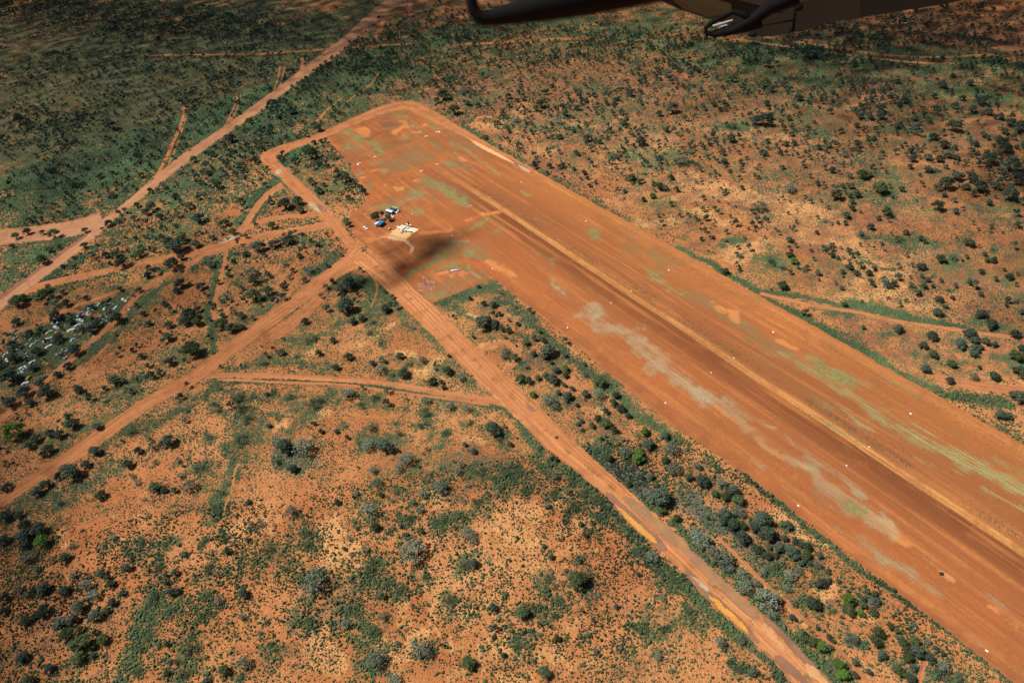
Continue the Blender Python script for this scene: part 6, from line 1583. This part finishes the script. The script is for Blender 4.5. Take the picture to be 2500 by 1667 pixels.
# ------------------------------------------------------------------ the car dump
PAINTS = {'white': WHITE, 'off-white': OFFW, 'pale blue': plain("faded_blue_paint", (.42, .56, .62), .5, var=.15), 'dark': plain("dull_dark_paint", (.03, .035, .04), .5, var=.2), 'yellow': plain("yellow_paint", (.55, .33, .03), .5, var=.15), 'grey': plain("grey_paint", (.24, .28, .30), .5, var=.2), 'blue': plain("deep_blue_paint", (.03, .06, .16), .5, var=.2), 'rusty': plain("rust_brown_paint", (.16, .07, .045), .8, var=.3), 'maroon': plain("maroon_paint", (.10, .025, .025), .5, var=.2)}
wl = "1530,260,wh,sedan,35;1695,265,gr,sedan,-10;1765,315,pb,sedan,50;1325,300,dk,sedan,35;1150,460,pb,wagon,20;1180,515,of,sedan,80;1245,515,wh,wagon,-15;1285,465,wh,van,60;965,430,dk,sedan,-10;945,470,ma,sedan,30;840,555,wh,sedan,10;885,575,dk,wagon,40;860,625,wh,van,-15;750,690,of,sedan,30;860,700,ye,ute,45;1080,660,wh,sedan,20;1185,580,of,sedan,35;1235,590,gr,ute,45;1090,580,gr,sedan,-70;705,815,wh,van,40;745,800,pb,wagon,35;740,910,wh,sedan,30;985,965,pb,sedan,-5;965,1025,ru,wagon,10;990,1100,pb,ute,55;455,780,of,sedan,-60;240,785,gr,wagon,45;232,670,gr,sedan,35;150,725,dk,sedan,20;340,760,dk,ute,-50;500,880,pb,sedan,35;380,1005,gr,wagon,-40;382,1100,bl,van,20;490,1155,of,wagon,40;490,1090,dk,sedan,15;345,1240,wh,wagon,35;370,1262,pb,sedan,30;300,1330,pb,wagon,30;360,1378,dk,sedan,15;445,1400,ye,van,50;380,1472,of,sedan,20;695,1168,ye,ute,-15;770,1208,ru,sedan,-10;1110,805,pb,sedan,45;1172,765,dk,ute,10;1405,890,bl,sedan,-60;1495,490,dk,wagon,0;1490,530,bl,sedan,40;1705,395,dk,wagon,0;1350,625,ru,sedan,-30;675,1390,dk,sedan,35;2040,135,bl,sedan,-20;1665,205,ru,van,40;560,840,gr,sedan,40;610,760,ru,ute,20;1230,400,gr,sedan,30;1440,300,of,sedan,30;1600,330,pb,sedan,60;80,1035,of,sedan,40;100,1120,wh,sedan,-80;220,975,gr,wagon,30"
CN = {'wh': 'white', 'of': 'off-white', 'pb': 'pale blue', 'dk': 'dark', 'ye': 'yellow', 'gr': 'grey', 'bl': 'blue', 'ru': 'rusty', 'ma': 'maroon'}
wr = []
for it in wl.split(';'):
    x, y, c_, s_t, a_ = it.split(',')
    wr.append((float(x), float(y), CN[c_], s_t, float(a_)))
gk = {}
for w_ in wr:
    gk.setdefault((w_[2], w_[3]), []).append(w_)
for (cn, s_t), l in gk.items():
    l.sort()
    for j, (x, y, _, _, ang) in enumerate(l):
        p = gnd('U', x, y, .6)
        th = math.radians(ang)
        q = gnd('U', x + 20 * math.cos(th), y - 20 * math.sin(th), .6)
        rz = math.atan2(q[1] - p[1], q[0] - p[0])
        lab = f"{cn} {s_t} wreck in the car dump" + (f", {ORD[j]} from left" if len(l) > 1 else "")
        e = car(s_t, p, rz, PAINTS[cn], lab, "wrecked_car", "car wreck", "wrecks in the car dump", wheels=False, roof=(j % 3 != 2), tilt=(random.uniform(-.09, .09), random.uniform(-.06, .06)), glass=(j % 2 == 0))
        e.scale = (1.08, 1.08, 1.0)
m, rz, ln = head('U', (1850, 195), (1970, 252))
e = car('ute', m, rz, WHITE, "intact white utility with a boxy canopy at the dump's right end", "canopy_utility", "car")
bm = bmesh.new(); box(bm, (-1.65, 0, 1.55), (1.75, 1.75, .95), bev=.06); part("canopy", bm, WHITE, e)
scr = []
for s in range(5):
    rr = random.Random(70 + s)
    bm = bmesh.new()
    bmesh.ops.create_grid(bm, x_segments=5, y_segments=3, size=.8)
    for v in bm.verts:
        v.co = Vector((v.co.x * rr.uniform(.9, 1.1), v.co.y * .55, .25 + .18 * math.sin(v.co.x * 3 + s) + rr.uniform(-.06, .06)))
    bmesh.ops.solidify(bm, geom=bm.faces[:], thickness=.03)
    scr.append(to_mesh("scrap_panel_mesh", bm, OFFW))
rr = random.Random(3)
sp = [(1390 + rr.gauss(0, 48), 400 + rr.gauss(0, 32)) for _ in range(34)] + [(875 + rr.gauss(0, 22), 1040 + rr.gauss(0, 10)) for _ in range(7)] + [(1975 + rr.gauss(0, 12), 355 + rr.gauss(0, 10)) for _ in range(4)] + [(rr.uniform(1480, 1700), rr.uniform(410, 560)) for _ in range(18)] + [(rr.uniform(80, 700), rr.uniform(820, 1150)) for _ in range(26)] + [(rr.uniform(900, 1500), rr.uniform(520, 760)) for _ in range(22)] + [(1525, 405), (620, 520), (420, 880), (460, 915)]
zones = [(lambda x, y: x > 1900, "by the dump's right end"), (lambda x, y: 1250 < x < 1480 and y < 480, "in the big shiny heap of the dump"), (lambda x, y: 800 < x < 950 and y > 1000, "in the small heap near the brown wreck"), (lambda x, y: x >= 1450, "on the dump's right half"), (lambda x, y: x >= 800, "in the middle of the dump"), (lambda x, y: True, "in the dump's left part")]
gs = {}
for i, (x, y) in enumerate(sp):
    zn = next(z_ for f, z_ in zones if f(x, y))
    cn = rr.choice(['white', 'white', 'pale blue', 'off-white', 'grey', 'dark'])
    p = gnd('U', x, y)
    o = link("scrap_panel", scr[i % 5])
    o.location = (p[0], p[1], rr.uniform(0, .35))
    o.rotation_euler = (rr.uniform(-.5, .5), rr.uniform(-.5, .5), rr.uniform(0, 6))
    o.scale = (rr.uniform(.7, 1.3),) * 3
    paint_of(o, PAINTS[cn])
    tag(o, f"bent {cn} metal panel {zn}", "scrap", f"bent {cn} panels {zn}")

# ================================================================== the aircraft the view is seen from
ac = empty("light_aircraft", (0, 0, HCAM))
FOCUS = Vector((0, 0, HCAM))
BLK = plain("black_fitting_paint", (.008, .008, .008), .8, spec=.05)
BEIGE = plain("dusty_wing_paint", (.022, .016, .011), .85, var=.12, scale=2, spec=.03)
def plate(name, pts, depth0, thick, mat, back, bev=0.0):
    """a closed slab: outline of sight-line points at their own distances, thickened away from the eye and upwards"""
    bm = bmesh.new()
    lo, hi = [], []
    for (x, y, dd) in pts:
        p = near(x, y, depth0 + dd) - FOCUS
        lo.append(p)
        hi.append(p + back * thick)
    loft(bm, [lo, hi])
    if bev:
        bmesh.ops.bevel(bm, geom=bm.edges[:], offset=bev, segments=2, affect='EDGES')
    return part(name, bm, mat, ac)
UPW = Vector((-.35, .2, .9)).normalized()
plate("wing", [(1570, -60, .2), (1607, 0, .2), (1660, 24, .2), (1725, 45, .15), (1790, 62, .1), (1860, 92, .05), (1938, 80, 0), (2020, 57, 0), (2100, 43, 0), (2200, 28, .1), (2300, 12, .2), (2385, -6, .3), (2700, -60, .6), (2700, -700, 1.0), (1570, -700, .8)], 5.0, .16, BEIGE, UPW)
plate("lit_wing_patch", [(1600, -30, .1), (1668, 22, .1), (1728, 42, .1), (1786, 32, .1), (1700, 4, .1), (1640, -30, .1)], 4.82, .05, plain("lit_wing_paint", (.06, .038, .018), .85, var=.2, scale=3, spec=.03), UPW)  # lit patch of the wing underside, its brightness painted as a lighter slab
def tube(bm, pts, r, dist, n=8):
    P = [near(x, y, dist + dd) - FOCUS for x, y, dd in pts]
    rs = r if isinstance(r, list) else [r] * len(P)
    rings = []
    for i, p in enumerate(P):
        t = (P[min(i + 1, len(P) - 1)] - P[max(i - 1, 0)]).normalized()
        u = t.orthogonal().normalized() if i == 0 else (rings_u - t * rings_u.dot(t)).normalized()
        rings_u = u
        v = t.cross(u)
        rings.append([tuple(p + (u * math.cos(6.2832 * k / n) + v * math.sin(6.2832 * k / n)) * rs[i]) for k in range(n)])
    loft(bm, rings)
pxm = 4.3 / FPX
bm = bmesh.new()
tube(bm, [(1950, -8, 0), (1880, 18, 0), (1840, 48, 0), (1790, 76, 0), (1745, 86, 0), (1726, 82, 0), (1722, 70, 0), (1735, 58, 0), (1765, 42, 0), (1790, 30, 0), (1812, 36, 0), (1832, 48, 0)], [16 * pxm, 15 * pxm, 12 * pxm, 8 * pxm, 6 * pxm, 5 * pxm, 5 * pxm, 5 * pxm, 5 * pxm, 5 * pxm, 6 * pxm, 8 * pxm], 4.3)
tube(bm, [(1740, 84, .02), (1800, 70, .02), (1860, 52, .02)], [7 * pxm, 12 * pxm, 14 * pxm], 4.3)
part("hinge_bracket", bm, BLK, ac, True)
bm = bmesh.new()
tube(bm, [(1740, 64, .05), (1788, 50, .05)], 1.4 * pxm, 4.3, 6)
tube(bm, [(1757, 66, .05), (1775, 62, .05)], 1.0 * pxm, 4.3, 6)
part("control_rod", bm, plain("bright_steel", (.85, .85, .82), .3, .3), ac)
bm = bmesh.new()
tube(bm, [(1945, -20, 0), (1941, 30, 0), (1936, 78, 0)], 3.2 * pxm, 4.6)
tube(bm, [(1840, 66, 0), (1900, 56, 0), (1936, 50, 0)], 2.2 * pxm, 4.6)
tube(bm, [(1930, 70, 0), (1928, 80, 0)], 2.5 * pxm, 4.6)
tube(bm, [(1830, 82, 0), (1836, 88, 0), (1848, 84, 0)], 4 * pxm, 4.6)
bmesh.ops.create_icosphere(bm, subdivisions=2, radius=9 * pxm, matrix=Matrix.Translation(near(1951, 18, 4.6) - FOCUS))
part("wing_fittings", bm, BLK, ac, True)
# the dark strut close to the window
q = 1.1 / FPX
bm = bmesh.new()
tube(bm, [(1146, -80, 0), (1150, -10, 0), (1154, 20, 0), (1164, 36, 0), (1182, 44, 0), (1205, 43, 0), (1260, 31, 0), (1330, 14, 0), (1420, -8, 0), (1560, -42, 0), (1700, -76, 0)], [13 * q, 13 * q, 14 * q, 15 * q, 17 * q, 18 * q, 24 * q, 32 * q, 40 * q, 46 * q, 50 * q], 1.1, 14)
part("strut", bm, plain("black_strut_paint", (.006, .006, .006), .8, spec=.1), ac, True)
tag(ac, "dark wing underside and black strut of the aircraft close overhead", "aircraft")

# ================================================================== unseen clouds: some read from shadows, others added to darken the frame's corners
SHADE_CLOUD_M = plain("shade_cloud_white", (.9, .9, .92), 1.0, var=.01, spec=0)
ico = bmesh.new(); bmesh.ops.create_icosphere(ico, subdivisions=1, radius=1)
IV = np.array([tuple(v.co) for v in ico.verts]); IF = np.array([[v.index for v in f.verts] for f in ico.faces]); ico.free()
ZC = 1500.0
OFFC = np.array([TOSUN.x, TOSUN.y]) / TOSUN.z * ZC
def cloud(shadows, inner=0.0):
    F_ = Field()
    for c_, pts, w_, k_ in shadows:
        F_.line(c_, pts, w_, k_)
    lo = np.min([np.minimum(s[0], s[1]) - 2.6 * max(s[2], s[3]) for s in F_.seg], 0)
    hi = np.max([np.maximum(s[0], s[1]) + 2.6 * max(s[2], s[3]) for s in F_.seg], 0)
    hi[1] = min(hi[1], 1500.0)
    lo[0] = max(lo[0], -2300.0)
    ce = 7.0 if (hi - lo).prod() < 3e5 else 13.0
    X, Y = np.meshgrid(np.arange(lo[0], hi[0], ce), np.arange(lo[1], hi[1], ce), indexing='ij')
    p = np.stack([X.ravel(), Y.ravel()], 1) + rng.uniform(-.3, .3, (X.size, 2)) * ce
    k = np.clip(F_.at(p, inner, 2.0, .5), 0, .96)
    m_ = k > .03
    p, k = p[m_], k[m_]
    r = ce * np.sqrt(k * 1.06 / math.pi) * (1 + .35 * np.clip(k - .6, 0, 1))
    V = IV[None] * r[:, None, None] * np.array([1, 1, .8])
    zz = ZC + rng.normal(0, 10, len(p))
    V[:, :, :2] += (p + np.array([TOSUN.x, TOSUN.y]) / TOSUN.z * zz[:, None])[:, None, :]
    V[:, :, 2] += zz[:, None]
    Fc = (IF[None] + (np.arange(len(p)) * len(IV))[:, None, None]).reshape(-1, 3)
    o = link("cloud", np_mesh("cloud_mesh", V.reshape(-1, 3), Fc, SHADE_CLOUD_M, smooth=True))
    return tag(o, kind='structure')
cloud([('D', [(1500, 690), (1330, 790), (1200, 900), (1020, 1010), (900, 1120)], 270, .95), ('D', [(900, 1100), (600, 1230), (250, 1230)], 250, .6), ('D', [(760, 800), (1000, 720), (1400, 640), (1800, 540)], 170, .6)], .45)
cloud([('T', [(700, 720), (600, 760), (470, 860), (300, 960)], 150, .30), ('T', [(-60, 840), (150, 780), (300, 700)], 240, .58), ('T', [(-60, 980), (-20, 1200), (-60, 1560)], 360, .78), ('T', [(60, 1040), (200, 1080)], 120, .3)])  # diagonal band's shadow, plus added shade down the left edge and corner
cloud([('T', [(-100, -10), (200, 15), (500, 25)], 260, .95), ('T', [(-60, 120), (350, 100), (800, 40)], 210, .78), ('T', [(-60, 280), (300, 230), (560, 150)], 220, .58), ('T', [(-100, 430), (120, 400)], 200, .45)])  # clouds' shadows plus added puffs that darken the top left corner
cloud([('T', [(2420, 0), (2250, 40), (2080, 80), (1900, 60)], 240, .93), ('T', [(2420, 170), (2200, 150), (2000, 130)], 170, .72), ('T', [(2450, 280), (2380, 420)], 330, .62), ('T', [(950, 10), (1500, 20), (1900, 80)], 150, .66), ('T', [(2000, 240), (2352, 260)], 180, .5), ('T', [(2460, 500), (2420, 700)], 250, .45), ('T', [(1000, 110), (1600, 110)], 150, .38)])  # clouds' shadows plus added puffs that darken top right corner and right edge
